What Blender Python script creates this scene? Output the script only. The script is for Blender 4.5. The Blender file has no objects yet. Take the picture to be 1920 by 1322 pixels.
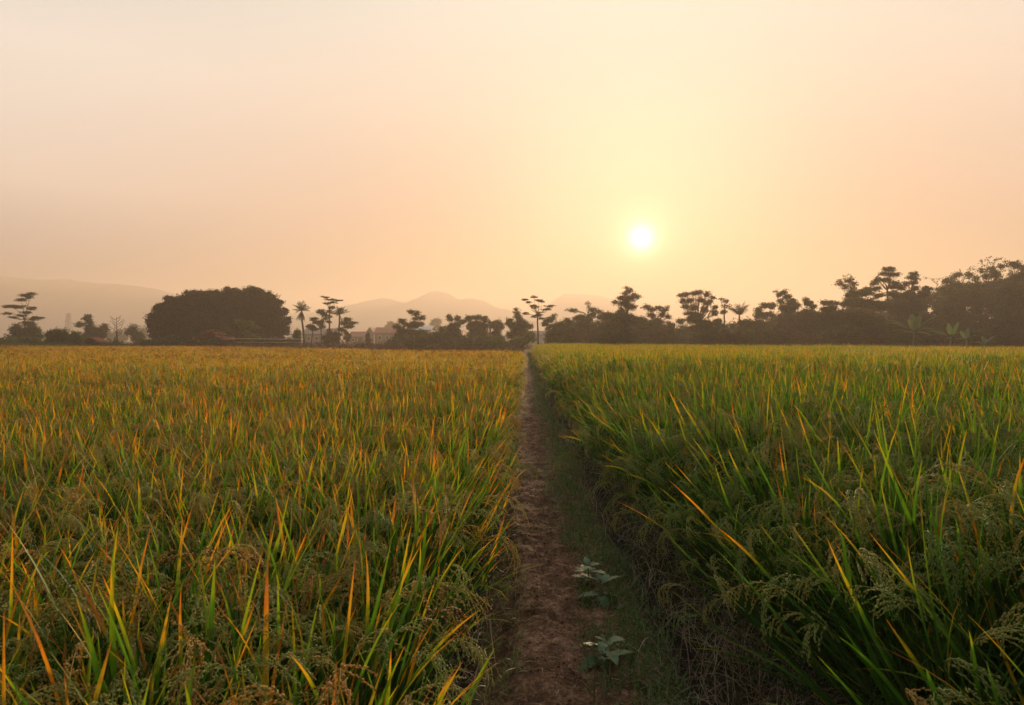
import bpy, math, numpy as np
from mathutils import Vector, Matrix, Euler
R = math.radians
rng = np.random.default_rng(11)
sc = bpy.context.scene
COL = sc.collection

# ------------------------------------------------------------------ camera, sky, sun, exposure
CAMX, CAMH, YAW, FPX, HORIZON = -0.10, 1.35, R(1.12), 1280.0, 637.0
cam_d = bpy.data.cameras.new('camera'); cam = bpy.data.objects.new('camera', cam_d); COL.objects.link(cam)
cam.location = (CAMX, 0, CAMH); cam.rotation_euler = (R(90 - 1.07), 0, YAW)
cam_d.lens = 24.0; cam_d.sensor_width = 36.0; cam_d.clip_start = 0.02; cam_d.clip_end = 9000
cam_d.dof.use_dof = True; cam_d.dof.focus_distance = 5.5; cam_d.dof.aperture_fstop = 7.0
sc.camera = cam

def world_from_cam(lx, d, z):
    c, s = math.cos(YAW), math.sin(YAW)
    return Vector((CAMX + lx * c - d * s, lx * s + d * c, z))
def px(x, y, d):
    """pixel of the 1920 wide photograph at depth d -> world point"""
    return world_from_cam((x - 960) / FPX * d, d, CAMH - (y - HORIZON) / FPX * d)

SUN = (px(1202, 447, 1000) - Vector((CAMX, 0, CAMH))).normalized()
SUN_EL, SUN_AZ = math.asin(SUN.z), math.atan2(SUN.x, SUN.y)
sun_d = bpy.data.lights.new('sun', 'SUN'); sun = bpy.data.objects.new('sun', sun_d); COL.objects.link(sun)
sun.rotation_euler = SUN.to_track_quat('Z', 'Y').to_euler(); sun.location = SUN * 200
sun_d.energy = 5.0; sun_d.angle = R(2.8); sun_d.color = (1.0, 0.70, 0.42)

HAZE_DENSITY, HAZE_TOP = 0.00125, 115.0
sc.view_settings.view_transform = 'Standard'; sc.view_settings.look = 'None'
sc.view_settings.exposure = 0.96; sc.view_settings.gamma = 1.0

wd = bpy.data.worlds.new('World'); sc.world = wd; wd.use_nodes = True
nt = wd.node_tree; nt.nodes.clear()
def N(t, **kw):
    n = nt.nodes.new(t)
    for k, v in kw.items(): setattr(n, k, v)
    return n
def L(a, b): nt.links.new(a, b)
def M(op, a, b=None, c=None):
    n = N('ShaderNodeMath', operation=op)
    for i, v in enumerate((a, b, c)):
        if v is None: continue
        if isinstance(v, (int, float)): n.inputs[i].default_value = v
        else: L(v, n.inputs[i])
    return n.outputs[0]
def ramp(fac, stops, interp='LINEAR'):
    n = N('ShaderNodeValToRGB'); n.color_ramp.interpolation = interp
    e = n.color_ramp.elements
    while len(e) > 1: e.remove(e[-1])
    e[0].position = stops[0][0]; e[0].color = (*stops[0][1], 1)
    for p, c in stops[1:]:
        q = e.new(p); q.color = (*c, 1)
    L(fac, n.inputs[0]); return n.outputs[0]
def vmul(col, f):
    n = N('ShaderNodeVectorMath', operation='SCALE'); L(col, n.inputs[0]); 
    if isinstance(f, (int, float)): n.inputs['Scale'].default_value = f
    else: L(f, n.inputs['Scale'])
    return n.outputs[0]
def vadd(a, b):
    n = N('ShaderNodeVectorMath', operation='ADD'); L(a, n.inputs[0]); L(b, n.inputs[1]); return n.outputs[0]
def lin(r, g, b):
    f = lambda u: ((u / 255 + .055) / 1.055) ** 2.4 if u > 10 else u / 255 / 12.92
    return (f(r), f(g), f(b))
tc = N('ShaderNodeTexCoord')
dotn = N('ShaderNodeVectorMath', operation='DOT_PRODUCT'); L(tc.outputs['Generated'], dotn.inputs[0]); dotn.inputs[1].default_value = SUN
theta = M('MULTIPLY', M('ARCCOSINE', M('MINIMUM', dotn.outputs['Value'], 0.9999999)), 180 / math.pi)
sep = N('ShaderNodeSeparateXYZ'); L(tc.outputs['Generated'], sep.inputs[0])
elev = M('MULTIPLY', M('ARCSINE', M('MAXIMUM', sep.outputs['Z'], 0.0)), 180 / math.pi / 90.0)     # 0..1
SKY_SUNWARD = [(0.0, (0.05, 0.04, 0.04)), (0.05, (0.10, 0.07, 0.055)), (0.11, (0.24, 0.165, 0.155)), (0.20, (0.42, 0.345, 0.29)), (0.33, (0.52, 0.52, 0.45)), (0.6, (0.54, 0.57, 0.55)), (1.0, (0.46, 0.51, 0.55))]
SKY_ASIDE = [(0.0, (0.03, 0.08, 0.15)), (0.05, (0.08, 0.12, 0.19)), (0.12, (0.54, 0.46, 0.40)), (0.22, (0.58, 0.53, 0.47)), (0.33, (0.33, 0.36, 0.375)), (0.6, (0.40, 0.44, 0.47)), (1.0, (0.40, 0.45, 0.50))]
near_sun = ramp(elev, SKY_SUNWARD); aside = ramp(elev, SKY_ASIDE)
mixf = N('ShaderNodeMapRange', interpolation_type='SMOOTHSTEP'); L(theta, mixf.inputs[0])
mixf.inputs[1].default_value = 12; mixf.inputs[2].default_value = 58; mixf.inputs[3].default_value = 0; mixf.inputs[4].default_value = 1
mx = N('ShaderNodeMix', data_type='RGBA'); L(mixf.outputs[0], mx.inputs[0]); L(near_sun, mx.inputs[6]); L(aside, mx.inputs[7])
# away from the sun the hazy sky falls off evenly
fall = N('ShaderNodeMapRange', interpolation_type='SMOOTHSTEP'); L(theta, fall.inputs[0])
fall.inputs[1].default_value = 40; fall.inputs[2].default_value = 150; fall.inputs[3].default_value = 1.0; fall.inputs[4].default_value = 0.26
sky_col = vmul(mx.outputs[2], fall.outputs[0])
def gauss(sig, amp):
    u = M('DIVIDE', theta, sig); return M('MULTIPLY', M('EXPONENT', M('MULTIPLY', M('MULTIPLY', u, u), -1.0)), amp)
def const(c):
    n = N('ShaderNodeRGB'); n.outputs[0].default_value = (*c, 1); return n.outputs[0]
glow = vadd(vadd(vmul(const((1, 0.95, 0.72)), gauss(0.95, 1.6)), vmul(const((0.8, 0.66, 0.34)), gauss(2.3, 0.45))), vmul(const((0.25, 0.22, 0.06)), gauss(5.5, 0.03)))
sky = N('ShaderNodeTexSky', sky_type='NISHITA'); sky.sun_disc = False
sky.sun_elevation = SUN_EL; sky.sun_rotation = SUN_AZ; sky.air_density = 1.0; sky.dust_density = 6.0; sky.ozone_density = 1.0
bg1 = N('ShaderNodeBackground'); L(vadd(sky_col, glow), bg1.inputs[0]); bg1.inputs[1].default_value = 0.83
bg2 = N('ShaderNodeBackground'); L(sky.outputs[0], bg2.inputs[0]); bg2.inputs[1].default_value = 0.006
add = N('ShaderNodeAddShader'); L(bg1.outputs[0], add.inputs[0]); L(bg2.outputs[0], add.inputs[1])
wo = N('ShaderNodeOutputWorld'); L(add.outputs[0], wo.inputs[0])

cy = sc.cycles
cy.use_denoising = True; cy.denoiser = 'OPENIMAGEDENOISE'
cy.use_adaptive_sampling = True; cy.adaptive_threshold = 0.025; cy.max_bounces = 4; cy.diffuse_bounces = 3; cy.glossy_bounces = 2; cy.transmission_bounces = 3; cy.volume_bounces = 1; cy.transparent_max_bounces = 4
cy.sample_clamp_indirect = 6.0

# ------------------------------------------------------------------ materials
def mat(name, build):
    global nt
    m = bpy.data.materials.new(name); m.use_nodes = True; nt = m.node_tree; nt.nodes.clear()
    out = N('ShaderNodeOutputMaterial'); L(build(), out.inputs[0]); return m
def attr(name):
    n = N('ShaderNodeAttribute', attribute_name=name); return n.outputs['Fac']
def leafy(col, trans=0.45, rough=0.5, spec=0.25, tint=(1.25, 1.15, 0.6)):
    p = N('ShaderNodeBsdfPrincipled'); L(col, p.inputs['Base Color']); p.inputs['Roughness'].default_value = rough
    p.inputs['Specular IOR Level'].default_value = spec
    t = N('ShaderNodeBsdfTranslucent')
    tm = N('ShaderNodeVectorMath', operation='MULTIPLY'); L(col, tm.inputs[0]); tm.inputs[1].default_value = tint; L(tm.outputs[0], t.inputs[0])
    mxs = N('ShaderNodeMixShader'); mxs.inputs[0].default_value = trans; L(p.outputs[0], mxs.inputs[1]); L(t.outputs[0], mxs.inputs[2])
    return mxs.outputs[0]
def noise(scale, detail=3.0, coord='Object', rough=0.55):
    t = N('ShaderNodeTexCoord'); n = N('ShaderNodeTexNoise'); n.inputs['Scale'].default_value = scale; n.inputs['Detail'].default_value = detail
    n.inputs['Roughness'].default_value = rough
    L(t.outputs[coord], n.inputs['Vector']); return n.outputs[0]
def oirand():
    return N('ShaderNodeObjectInfo').outputs['Random']
def b_blade():
    t, r, a = attr('t'), attr('r'), attr('age')
    y = M('ADD', M('MULTIPLY', M('POWER', t, 1.5), 0.62), M('MULTIPLY', M('SUBTRACT', r, 0.5), 0.85))
    y = M('ADD', M('ADD', y, a), M('MULTIPLY', M('SUBTRACT', oirand(), 0.5), 0.16))
    y = M('ADD', y, M('MULTIPLY', M('SUBTRACT', noise(14.0, 3.0), 0.5), 0.6))
    c = ramp(y, [(0.0, (0.028, 0.085, 0.012)), (0.28, (0.068, 0.18, 0.020)), (0.47, (0.19, 0.28, 0.022)), (0.62, (0.46, 0.33, 0.022)), (0.78, (0.62, 0.27, 0.022)), (0.92, (0.48, 0.15, 0.025)), (1.0, (0.24, 0.12, 0.05))])
    return leafy(c, 0.55, 0.5, 0.18, (1.4, 1.25, 0.5))
MAT_BLADE = mat('rice_blade', b_blade)
def b_head():
    r = M('ADD', attr('r'), M('MULTIPLY', M('SUBTRACT', oirand(), 0.5), 0.25))
    c = ramp(r, [(0.0, (0.22, 0.33, 0.09)), (0.35, (0.42, 0.46, 0.14)), (0.65, (0.62, 0.48, 0.16)), (0.85, (0.66, 0.40, 0.10)), (0.93, (0.09, 0.04, 0.022)), (1.0, (0.06, 0.028, 0.018))])
    return leafy(c, 0.42, 0.55, 0.2, (1.2, 1.05, 0.7))
MAT_HEAD = mat('rice_seed_head', b_head)
def b_stalk():
    c = ramp(M('ADD', attr('t'), M('MULTIPLY', attr('r'), 0.5)), [(0.0, (0.11, 0.075, 0.035)), (0.3, (0.06, 0.085, 0.02)), (1.0, (0.06, 0.12, 0.02))])
    return leafy(c, 0.2)
MAT_STALK = mat('rice_stalk', b_stalk)
def b_straw():
    c = ramp(M('ADD', attr('r'), 0.0), [(0.0, (0.18, 0.11, 0.06)), (0.5, (0.36, 0.25, 0.16)), (1.0, (0.50, 0.40, 0.30))])
    return leafy(c, 0.3, 0.6, 0.2, (1, 1, 0.9))
MAT_STRAW = mat('dry_straw', b_straw)
def b_weed():
    c = ramp(M('ADD', attr('r'), 0.0), [(0.0, (0.04, 0.090, 0.022)), (0.55, (0.10, 0.18, 0.045)), (0.85, (0.14, 0.18, 0.07)), (1.0, (0.28, 0.22, 0.13))])
    return leafy(c, 0.4, 0.55, 0.25)
MAT_WEED = mat('weed_green', b_weed)
def b_broad():
    n = noise(30.0, 3.0)
    c = ramp(M('ADD', M('MULTIPLY', n, 0.7), M('MULTIPLY', attr('t'), 0.3)), [(0.2, (0.05, 0.115, 0.035)), (0.75, (0.12, 0.20, 0.075))])
    return leafy(c, 0.35, 0.4, 0.4, (1, 1.1, 0.6))
MAT_BROAD = mat('broad_weed_leaf', b_broad)
def foliage(name, c0, c1, trans=0.35):
    def b():
        c = ramp(M('ADD', attr('r'), 0.0), [(0.0, c0), (1.0, c1)])
        return leafy(c, trans, 0.6, 0.15, (1.2, 1.1, 0.6))
    return mat(name, b)
F_DARK = foliage('foliage_dark', (0.014, 0.028, 0.012), (0.060, 0.090, 0.034))
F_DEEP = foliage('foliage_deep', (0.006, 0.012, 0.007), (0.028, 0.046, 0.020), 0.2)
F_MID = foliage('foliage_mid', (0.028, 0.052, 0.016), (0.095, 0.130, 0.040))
F_PALE = foliage('foliage_pale', (0.06, 0.10, 0.03), (0.13, 0.17, 0.05), 0.45)
F_BROWN = foliage('foliage_brown', (0.040, 0.034, 0.018), (0.12, 0.09, 0.04))
F_BANANA = foliage('foliage_banana', (0.07, 0.14, 0.075), (0.15, 0.24, 0.13))
def plain(name, c0, c1, scale=6.0, rough=0.85, bump=0.3, coord='Object'):
    def b():
        n = noise(scale, 5.0, coord, 0.65)
        c = ramp(n, [(0.3, c0), (0.7, c1)])
        p = N('ShaderNodeBsdfPrincipled'); L(c, p.inputs['Base Color']); p.inputs['Roughness'].default_value = rough
        p.inputs['Specular IOR Level'].default_value = 0.2 if rough < 0.97 else 0.0
        bp = N('ShaderNodeBump'); bp.inputs['Strength'].default_value = bump; bp.inputs['Distance'].default_value = 0.02
        L(noise(scale * 5, 4.0, coord), bp.inputs['Height']); L(bp.outputs[0], p.inputs['Normal'])
        return p.outputs[0]
    return mat(name, b)
MAT_BARK = plain('bark', (0.045, 0.034, 0.025), (0.11, 0.085, 0.062), 3.0)
MAT_BAMBOO = plain('bamboo', (0.34, 0.29, 0.21), (0.52, 0.46, 0.36), 8.0)
MAT_TWIG = plain('dry_stalk', (0.10, 0.055, 0.04), (0.22, 0.13, 0.09), 8.0)
MAT_TILE = plain('clay_tile', (0.15, 0.050, 0.036), (0.40, 0.16, 0.11), 2.0)
MAT_RED = plain('red_roof', (0.20, 0.035, 0.03), (0.34, 0.07, 0.055), 1.0)
MAT_WALL = plain('plaster', (0.16, 0.13, 0.115), (0.26, 0.22, 0.195), 0.8)
MAT_WHITE = plain('white_paint', (0.55, 0.53, 0.50), (0.72, 0.70, 0.67), 0.8)
MAT_DARK = plain('dark_opening', (0.02, 0.018, 0.016), (0.04, 0.036, 0.03), 1.0)
MAT_STEEL = plain('galvanised_steel', (0.20, 0.20, 0.20), (0.32, 0.32, 0.32), 1.0)
MAT_STONE = plain('stone', (0.22, 0.19, 0.16), (0.42, 0.37, 0.32), 20.0)
MAT_GROUND = plain('field_ground', (0.020, 0.018, 0.010), (0.035, 0.040, 0.016), 0.15, 1.0, 0.4)
MAT_MOUNT = plain('mountain_forest_hazed', (0.11, 0.145, 0.17), (0.16, 0.20, 0.225), 0.006, 0.95, 0.2)  # forest green made paler and bluer: distance haze put into the base colour
def b_soil():
    n1, n2 = noise(7.0, 6.0, 'Object', 0.7), noise(55.0, 5.0, 'Object', 0.7)
    c = ramp(M('ADD', M('MULTIPLY', n1, 0.55), M('MULTIPLY', n2, 0.45)), [(0.38, (0.036, 0.018, 0.010)), (0.50, (0.125, 0.064, 0.035)), (0.62, (0.31, 0.18, 0.11))])
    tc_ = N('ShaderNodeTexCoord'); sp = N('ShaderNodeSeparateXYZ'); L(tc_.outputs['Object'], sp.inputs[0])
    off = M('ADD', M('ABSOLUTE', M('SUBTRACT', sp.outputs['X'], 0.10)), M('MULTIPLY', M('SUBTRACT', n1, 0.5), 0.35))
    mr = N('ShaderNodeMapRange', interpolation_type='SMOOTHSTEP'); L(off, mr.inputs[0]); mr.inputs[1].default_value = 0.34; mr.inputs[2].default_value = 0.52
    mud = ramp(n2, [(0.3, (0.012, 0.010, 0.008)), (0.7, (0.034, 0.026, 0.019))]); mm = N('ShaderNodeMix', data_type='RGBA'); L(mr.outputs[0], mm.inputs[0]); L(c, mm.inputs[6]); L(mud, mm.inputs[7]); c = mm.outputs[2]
    p = N('ShaderNodeBsdfPrincipled'); L(c, p.inputs['Base Color']); p.inputs['Roughness'].default_value = 0.95; p.inputs['Specular IOR Level'].default_value = 0.12
    bp = N('ShaderNodeBump'); bp.inputs['Strength'].default_value = 0.7; bp.inputs['Distance'].default_value = 0.012
    L(noise(120.0, 5.0), bp.inputs['Height']); L(bp.outputs[0], p.inputs['Normal'])
    return p.outputs[0]
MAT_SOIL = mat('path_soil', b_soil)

# ------------------------------------------------------------------ mesh helpers
class G:
    """collects vertices, quads, triangles and the point attributes t and r"""
    def __init__(s): s.v, s.q, s.f, s.t, s.r, s.n = [], [], [], [], [], 0
    def add(s, V, quads=None, tris=None, t=0.0, r=0.5):
        V = np.asarray(V, float); k = len(V)
        s.v.append(V)
        if quads is not None and len(quads): s.q.append(np.asarray(quads) + s.n)
        if tris is not None and len(tris): s.f.append(np.asarray(tris) + s.n)
        s.t.append(np.broadcast_to(np.asarray(t, float), (k,))); s.r.append(np.broadcast_to(np.asarray(r, float), (k,)))
        s.n += k
    def extend(s, o):
        for V, t, r in zip(o.v, o.t, o.r): s.v.append(V); s.t.append(t); s.r.append(r)
        s.q += [q + s.n for q in o.q]; s.f += [q + s.n for q in o.f]; s.n += o.n
    def mesh(s, name, material, age=None, smooth=True, origin=None):
        me = bpy.data.meshes.new(name)
        V = np.concatenate(s.v).astype(np.float32)
        if origin is not None: V = V - np.asarray(origin, np.float32)
        parts = []
        if s.q: parts.append(np.concatenate(s.q))
        if s.f: parts.append(np.concatenate(s.f))
        loops = np.concatenate([p.ravel() for p in parts]).astype(np.int32)
        tot = np.concatenate([np.full(len(p), p.shape[1]) for p in parts])
        start = np.concatenate([[0], np.cumsum(tot)[:-1]]).astype(np.int32)
        me.vertices.add(len(V)); me.vertices.foreach_set('co', V.ravel())
        me.loops.add(len(loops)); me.loops.foreach_set('vertex_index', loops)
        me.polygons.add(len(tot)); me.polygons.foreach_set('loop_start', start)
        me.polygons.foreach_set('use_smooth', np.full(len(tot), smooth))
        for nm, arr in (('t', np.concatenate(s.t)), ('r', np.concatenate(s.r))):
            at = me.attributes.new(nm, 'FLOAT', 'POINT'); at.data.foreach_set('value', arr.astype(np.float32))
        if age is not None:
            at = me.attributes.new('age', 'FLOAT', 'POINT'); at.data.foreach_set('value', np.full(len(V), age, np.float32))
        me.update(calc_edges=True); me.validate()
        if material is not None:
            for m in (material if isinstance(material, (list, tuple)) else [material]): me.materials.append(m)
        return me
def obj(name, me, parent=None, loc=None):
    o = bpy.data.objects.new(name, me); COL.objects.link(o)
    if parent is not None: o.parent = parent
    if loc is not None: o.location = loc
    return o
def tag(o, label=None, cat=None, group=None, kind=None):
    for k, v in (('label', label), ('category', cat), ('group', group), ('kind', kind)):
        if v: o[k] = v
    return o
def thing(name, label, cat, loc=(0, 0, 0), group=None):
    return tag(obj(name, None, None, loc), label, cat, group)

def tube(g, P, rad, k=5, t=None, r=0.5):
    P = np.asarray(P, float); n = len(P); rad = np.broadcast_to(rad, (n,))
    d = np.gradient(P, axis=0); d /= np.linalg.norm(d, axis=1)[:, None] + 1e-9
    up = np.where(np.abs(d[:, 2:3]) > 0.9, [[1.0, 0, 0]], [[0, 0, 1.0]])
    a = np.cross(d, up); a /= np.linalg.norm(a, axis=1)[:, None] + 1e-9; b = np.cross(d, a)
    th = np.arange(k) * 2 * math.pi / k
    V = P[:, None] + rad[:, None, None] * (np.cos(th)[None, :, None] * a[:, None] + np.sin(th)[None, :, None] * b[:, None])
    i = np.arange(n - 1)[:, None] * k; j = np.arange(k)[None]; j2 = (j + 1) % k
    Q = np.stack([i + j, i + j2, i + k + j2, i + k + j], -1).reshape(-1, 4)
    tt = np.repeat(np.linspace(0, 1, n) if t is None else np.broadcast_to(t, (n,)), k)
    g.add(V.reshape(-1, 3), Q, None, tt, r)
def box(g, lo, hi, r=0.5):
    x0, y0, z0 = lo; x1, y1, z1 = hi
    V = [(x0,y0,z0),(x1,y0,z0),(x1,y1,z0),(x0,y1,z0),(x0,y0,z1),(x1,y0,z1),(x1,y1,z1),(x0,y1,z1)]
    g.add(V, [(0,3,2,1),(4,5,6,7),(0,1,5,4),(1,2,6,5),(2,3,7,6),(3,0,4,7)], None, 0, r)
def blade(g, p, az, el, Ln, W, droop, r, n=7, fold=0.3, twist=0.0, t0=0.0, t1=1.0, sway=0.0):
    ts = np.linspace(0, 1, n + 1); e = el - droop * ts ** 1.5; a = az + sway * ts
    D = np.stack([np.cos(e) * np.cos(a), np.cos(e) * np.sin(a), np.sin(e)], 1)
    P = np.asarray(p) + np.concatenate([[[0, 0, 0]], np.cumsum((D[:-1] + D[1:]) / 2, 0)]) * Ln / n
    S = np.stack([-np.sin(a), np.cos(a), 0 * a], 1); Nn = np.cross(D, S)
    tw = (twist * ts)[:, None]; S, Nn = S * np.cos(tw) + Nn * np.sin(tw), Nn * np.cos(tw) - S * np.sin(tw)
    w = (W * 0.5 * np.minimum(1, 0.5 + 3 * ts) * np.maximum(1 - ts ** 2.6, 0.03))[:, None]
    i = np.arange(n)
    if fold:
        V = np.stack([P - S * w + Nn * w * fold, P, P + S * w + Nn * w * fold], 1).reshape(-1, 3); b = i * 3
        Q = np.concatenate([np.stack([b, b + 1, b + 4, b + 3], 1), np.stack([b + 1, b + 2, b + 5, b + 4], 1)]); m = 3
    else:
        V = np.stack([P - S * w, P + S * w], 1).reshape(-1, 3); b = i * 2
        Q = np.stack([b, b + 1, b + 3, b + 2], 1); m = 2
    g.add(V, Q, None, np.repeat(t0 + (t1 - t0) * ts, m), r)
OCT_F = np.array([(0,2,4),(2,1,4),(1,3,4),(3,0,4),(2,0,5),(1,2,5),(3,1,5),(0,3,5)])
def panicle(g, p, az, Ln, r, rg, droop=2.3, el=1.25, low=False):
    n = 12; ts = np.linspace(0, 1, n + 1); e = el - droop * ts ** 1.1
    D = np.stack([np.cos(e) * math.cos(az), np.cos(e) * math.sin(az), np.sin(e)], 1)
    P = np.asarray(p) + np.concatenate([[[0, 0, 0]], np.cumsum(D[:-1], 0)]) * Ln / n
    tube(g, P[::2] if low else P, np.linspace(0.0015, 0.0007, n + 1)[::2] if low else np.linspace(0.0015, 0.0007, n + 1), 3, None, r)
    nb = 6 if low else 12
    for b in range(nb):
        u = 0.22 + 0.76 * b / (nb - 1); k = min(int(u * n), n - 1); q = P[k]
        dv = D[k] * 0.9 + rg.normal(0, 0.27, 3) + np.array([0, 0, -0.25]); dv /= np.linalg.norm(dv)
        bl = Ln * (0.46 - 0.2 * u) * rg.uniform(0.8, 1.2); m = 5 if low else int(bl / 0.0066) + 2
        s = np.linspace(0.15, 1, m)[:, None]
        C = q + dv * bl * s + np.array([0, 0, -1.0]) * bl * 0.45 * s ** 2 + rg.normal(0, 0.0022, (m, 3))
        ax = dv + np.array([0, 0, -0.9]) * s + rg.normal(0, 0.25, (m, 3)); ax /= np.linalg.norm(ax, axis=1)[:, None]
        sd = np.cross(ax, rg.normal(0, 1, (m, 3))); sd /= np.linalg.norm(sd, axis=1)[:, None]; s2 = np.cross(ax, sd)
        hl, hw = (0.0105, 0.0042) if low else (0.0056, 0.0023)
        rr = np.clip(r + rg.normal(0, 0.07, m), 0, 1) if r < 0.9 else np.full(m, r)
        if low:
            V = np.stack([C - ax * hl, C + sd * hw, C + ax * hl, C - sd * hw], 1).reshape(-1, 3)
            g.add(V, np.arange(4)[None] + 4 * np.arange(m)[:, None], None, 1, np.repeat(rr, 4))
        else:
            V = np.stack([C - ax * hl, C + ax * hl, C - sd * hw, C + sd * hw, C - s2 * hw, C + s2 * hw], 1).reshape(-1, 3)
            g.add(V, None, (OCT_F[None] + 6 * np.arange(m)[:, None, None]).reshape(-1, 3), 1, np.repeat(rr, 6))
            tube(g, q + dv * bl * s + np.array([0, 0, -1.0]) * bl * 0.45 * s ** 2, 0.0005, 3, None, r)

def rice_parts(seed, Ht, ntil, splay, head_r, low=False, heads=0.68, dead=0.05, dark=False):
    """one rice plant: lists of blade G, seed head G and one stalk G"""
    rg = np.random.default_rng(seed); blades, hd, st = [], [], G()
    seg, fold = (4, 0.0) if low else (7, 0.35)
    for k in range(ntil):
        a = rg.uniform(0, 2 * math.pi); lean = splay * rg.uniform(0.1, 1.0); rad = 0.045 * math.sqrt(rg.uniform())
        b = np.array([rad * math.cos(a), rad * math.sin(a), 0.0]); SL = Ht * rg.uniform(0.64, 0.82)
        ts = np.linspace(0, 1, 4)[:, None]; ca = np.array([math.cos(a), math.sin(a), 0])
        dv = np.array([math.cos(a) * math.sin(lean), math.sin(a) * math.sin(lean), math.cos(lean)])
        P = b + dv * SL * ts + ca * 0.04 * ts ** 2
        tube(st, P, [0.0042, 0.0036, 0.003, 0.002], 3 if low else 5, None, rg.uniform())
        for li, (u, e0, ll, dr) in enumerate(((0.25, 1.30, 0.46, 0.7), (0.55, 1.36, 0.42, 0.45), (0.82, 1.45, 0.38, 0.25))):
            if rg.uniform() < (0.4, 0.05, 0.1)[li]: continue
            g = G(); q = b + dv * SL * u + ca * 0.04 * u * u
            az = a + rg.normal(0, 0.8); el = e0 - abs(rg.normal(0, 0.13)) - lean * 0.6
            r = np.clip(rg.beta(2, 2.6) + (0.3 if rg.uniform() < 0.14 else 0), 0, 1)
            if rg.uniform() < dead: r = 1.15
            blade(g, q, az, el, Ht * ll * rg.uniform(0.75, 1.2), rg.uniform(0.0085, 0.0165) * (1.2 if low else 1), dr * (0.15 + rg.gamma(1.2, 1.0)), r, seg, fold, rg.normal(0, 0.4), sway=rg.normal(0, 0.2))
            blades.append(g)
        if rg.uniform() < heads:
            g = G(); dk = dark and rg.uniform() < 0.16
            panicle(g, P[-1] + (np.array([0, 0, 0.12]) if dk else 0), a + rg.normal(0, 0.7), rg.uniform(0.20, 0.29), 1.0 if dk else np.clip(head_r + rg.normal(0, 0.16), 0, 0.86), rg, rg.uniform(1.8, 2.8) * (0.75 if dk else 1), 1.35 - lean * 0.5, low)
            hd.append(g)
    return blades, hd, st
def merged(gs):
    g = G()
    for x in gs: g.extend(x)
    return g

# ------------------------------------------------------------------ ground, footpath, mountains
def vnoise(x, y, s, seed):
    """smooth value noise on a lattice of spacing s, -1..1"""
    def h(i, j):
        n = (i.astype(np.int64) * 374761393 + j.astype(np.int64) * 668265263 + seed * 144269) & 0x7fffffff
        n = ((n ^ (n >> 13)) * 1274126177) & 0x7fffffff
        return ((n ^ (n >> 16)) & 0xffff) / 32767.5 - 1
    u, v = x / s, y / s; i, j = np.floor(u), np.floor(v); fu, fv = u - i, v - j
    fu, fv = fu * fu * (3 - 2 * fu), fv * fv * (3 - 2 * fv)
    return (h(i, j) * (1 - fu) + h(i + 1, j) * fu) * (1 - fv) + (h(i, j + 1) * (1 - fu) + h(i + 1, j + 1) * fu) * fv
def worley(x, y, s, seed):
    u, v = x / s, y / s; i0, j0 = np.floor(u), np.floor(v); f1 = np.full(x.shape, 9.0); f2 = f1.copy()
    for di in (-1, 0, 1):
        for dj in (-1, 0, 1):
            i, j = i0 + di, j0 + dj
            n = (i.astype(np.int64) * 73856093 ^ j.astype(np.int64) * 19349663 ^ seed * 83492791) & 0x7fffffff
            n = ((n ^ (n >> 13)) * 1274126177) & 0x7fffffff
            d = np.hypot(i + ((n >> 3) & 1023) / 1023.0 - u, j + ((n >> 13) & 1023) / 1023.0 - v)
            f2 = np.where(d < f1, f1, np.minimum(f2, d)); f1 = np.minimum(f1, d)
    return f2 - f1
GZ = -0.25                       # level of the paddy mud and the land beyond
def path_mid(y): return 0.035 * np.sin(y * 0.75) + 0.045 * np.sin(y * 0.27 + 1.0) + 0.02 * np.sin(y * 1.9)
def path_z(x, y):
    """height of the bund: flat trodden top, weedy shelf to the right, then a ditch"""
    u = x - path_mid(y)
    prof_x = [-1.3, -0.55, -0.36, -0.19, -0.10, 0.08, 0.16, 0.38, 0.55, 0.72, 0.95, 1.5]
    prof_z = [GZ - .03, GZ - .005, -0.13, -0.015, -0.012, -0.012, 0.0, -0.03, -0.16, -0.30, GZ - .01, GZ - .03]
    z = np.interp(u, prof_x, prof_z)
    w = np.clip(1 - np.abs(u) / 1.2, 0, 1)
    cr = worley(x + 0.02 * vnoise(x, y, 0.03, 3), y * 0.8 + 0.02 * vnoise(x, y, 0.04, 4), 0.075, 5)
    z = z + 0.016 * vnoise(x, y, 0.35, 1) + 0.014 * vnoise(x, y, 0.13, 2) + w * 0.011 * vnoise(x, y, 0.045, 6) + w * 0.004 * vnoise(x, y, 0.02, 7)
    z = z - w * 0.014 * np.clip(1 - cr / 0.16, 0, 1) * np.clip(vnoise(x, y, 0.5, 9) + 0.65, 0, 1)
    return z
ys = np.concatenate([np.arange(-0.6, 1.6, 0.05), np.arange(1.6, 5.5, 0.0125), np.arange(5.5, 12, 0.03), np.arange(12, 30, 0.1), np.arange(30, 96, 0.5)])
xs = np.concatenate([np.arange(-1.25, -0.5, 0.05), np.arange(-0.5, 0.62, 0.0125), np.arange(0.62, 1.5, 0.05)])
X, Y = np.meshgrid(xs, ys); Z = path_z(X, Y); nx, ny = len(xs), len(ys)
i = np.arange(ny - 1)[:, None] * nx; j = np.arange(nx - 1)[None]
g = G(); g.add(np.stack([X, Y, Z], -1).reshape(-1, 3), np.stack([i + j, i + j + 1, i + nx + j + 1, i + nx + j], -1).reshape(-1, 4))
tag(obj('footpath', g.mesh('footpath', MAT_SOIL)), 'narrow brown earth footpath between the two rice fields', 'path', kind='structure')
g = G(); gx = np.concatenate([-np.geomspace(1450, 2, 14), np.geomspace(2, 1450, 14)]); gy = np.concatenate([[-650, -200, -20], np.linspace(0, 300, 13), np.geomspace(380, 1850, 10)])
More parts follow.
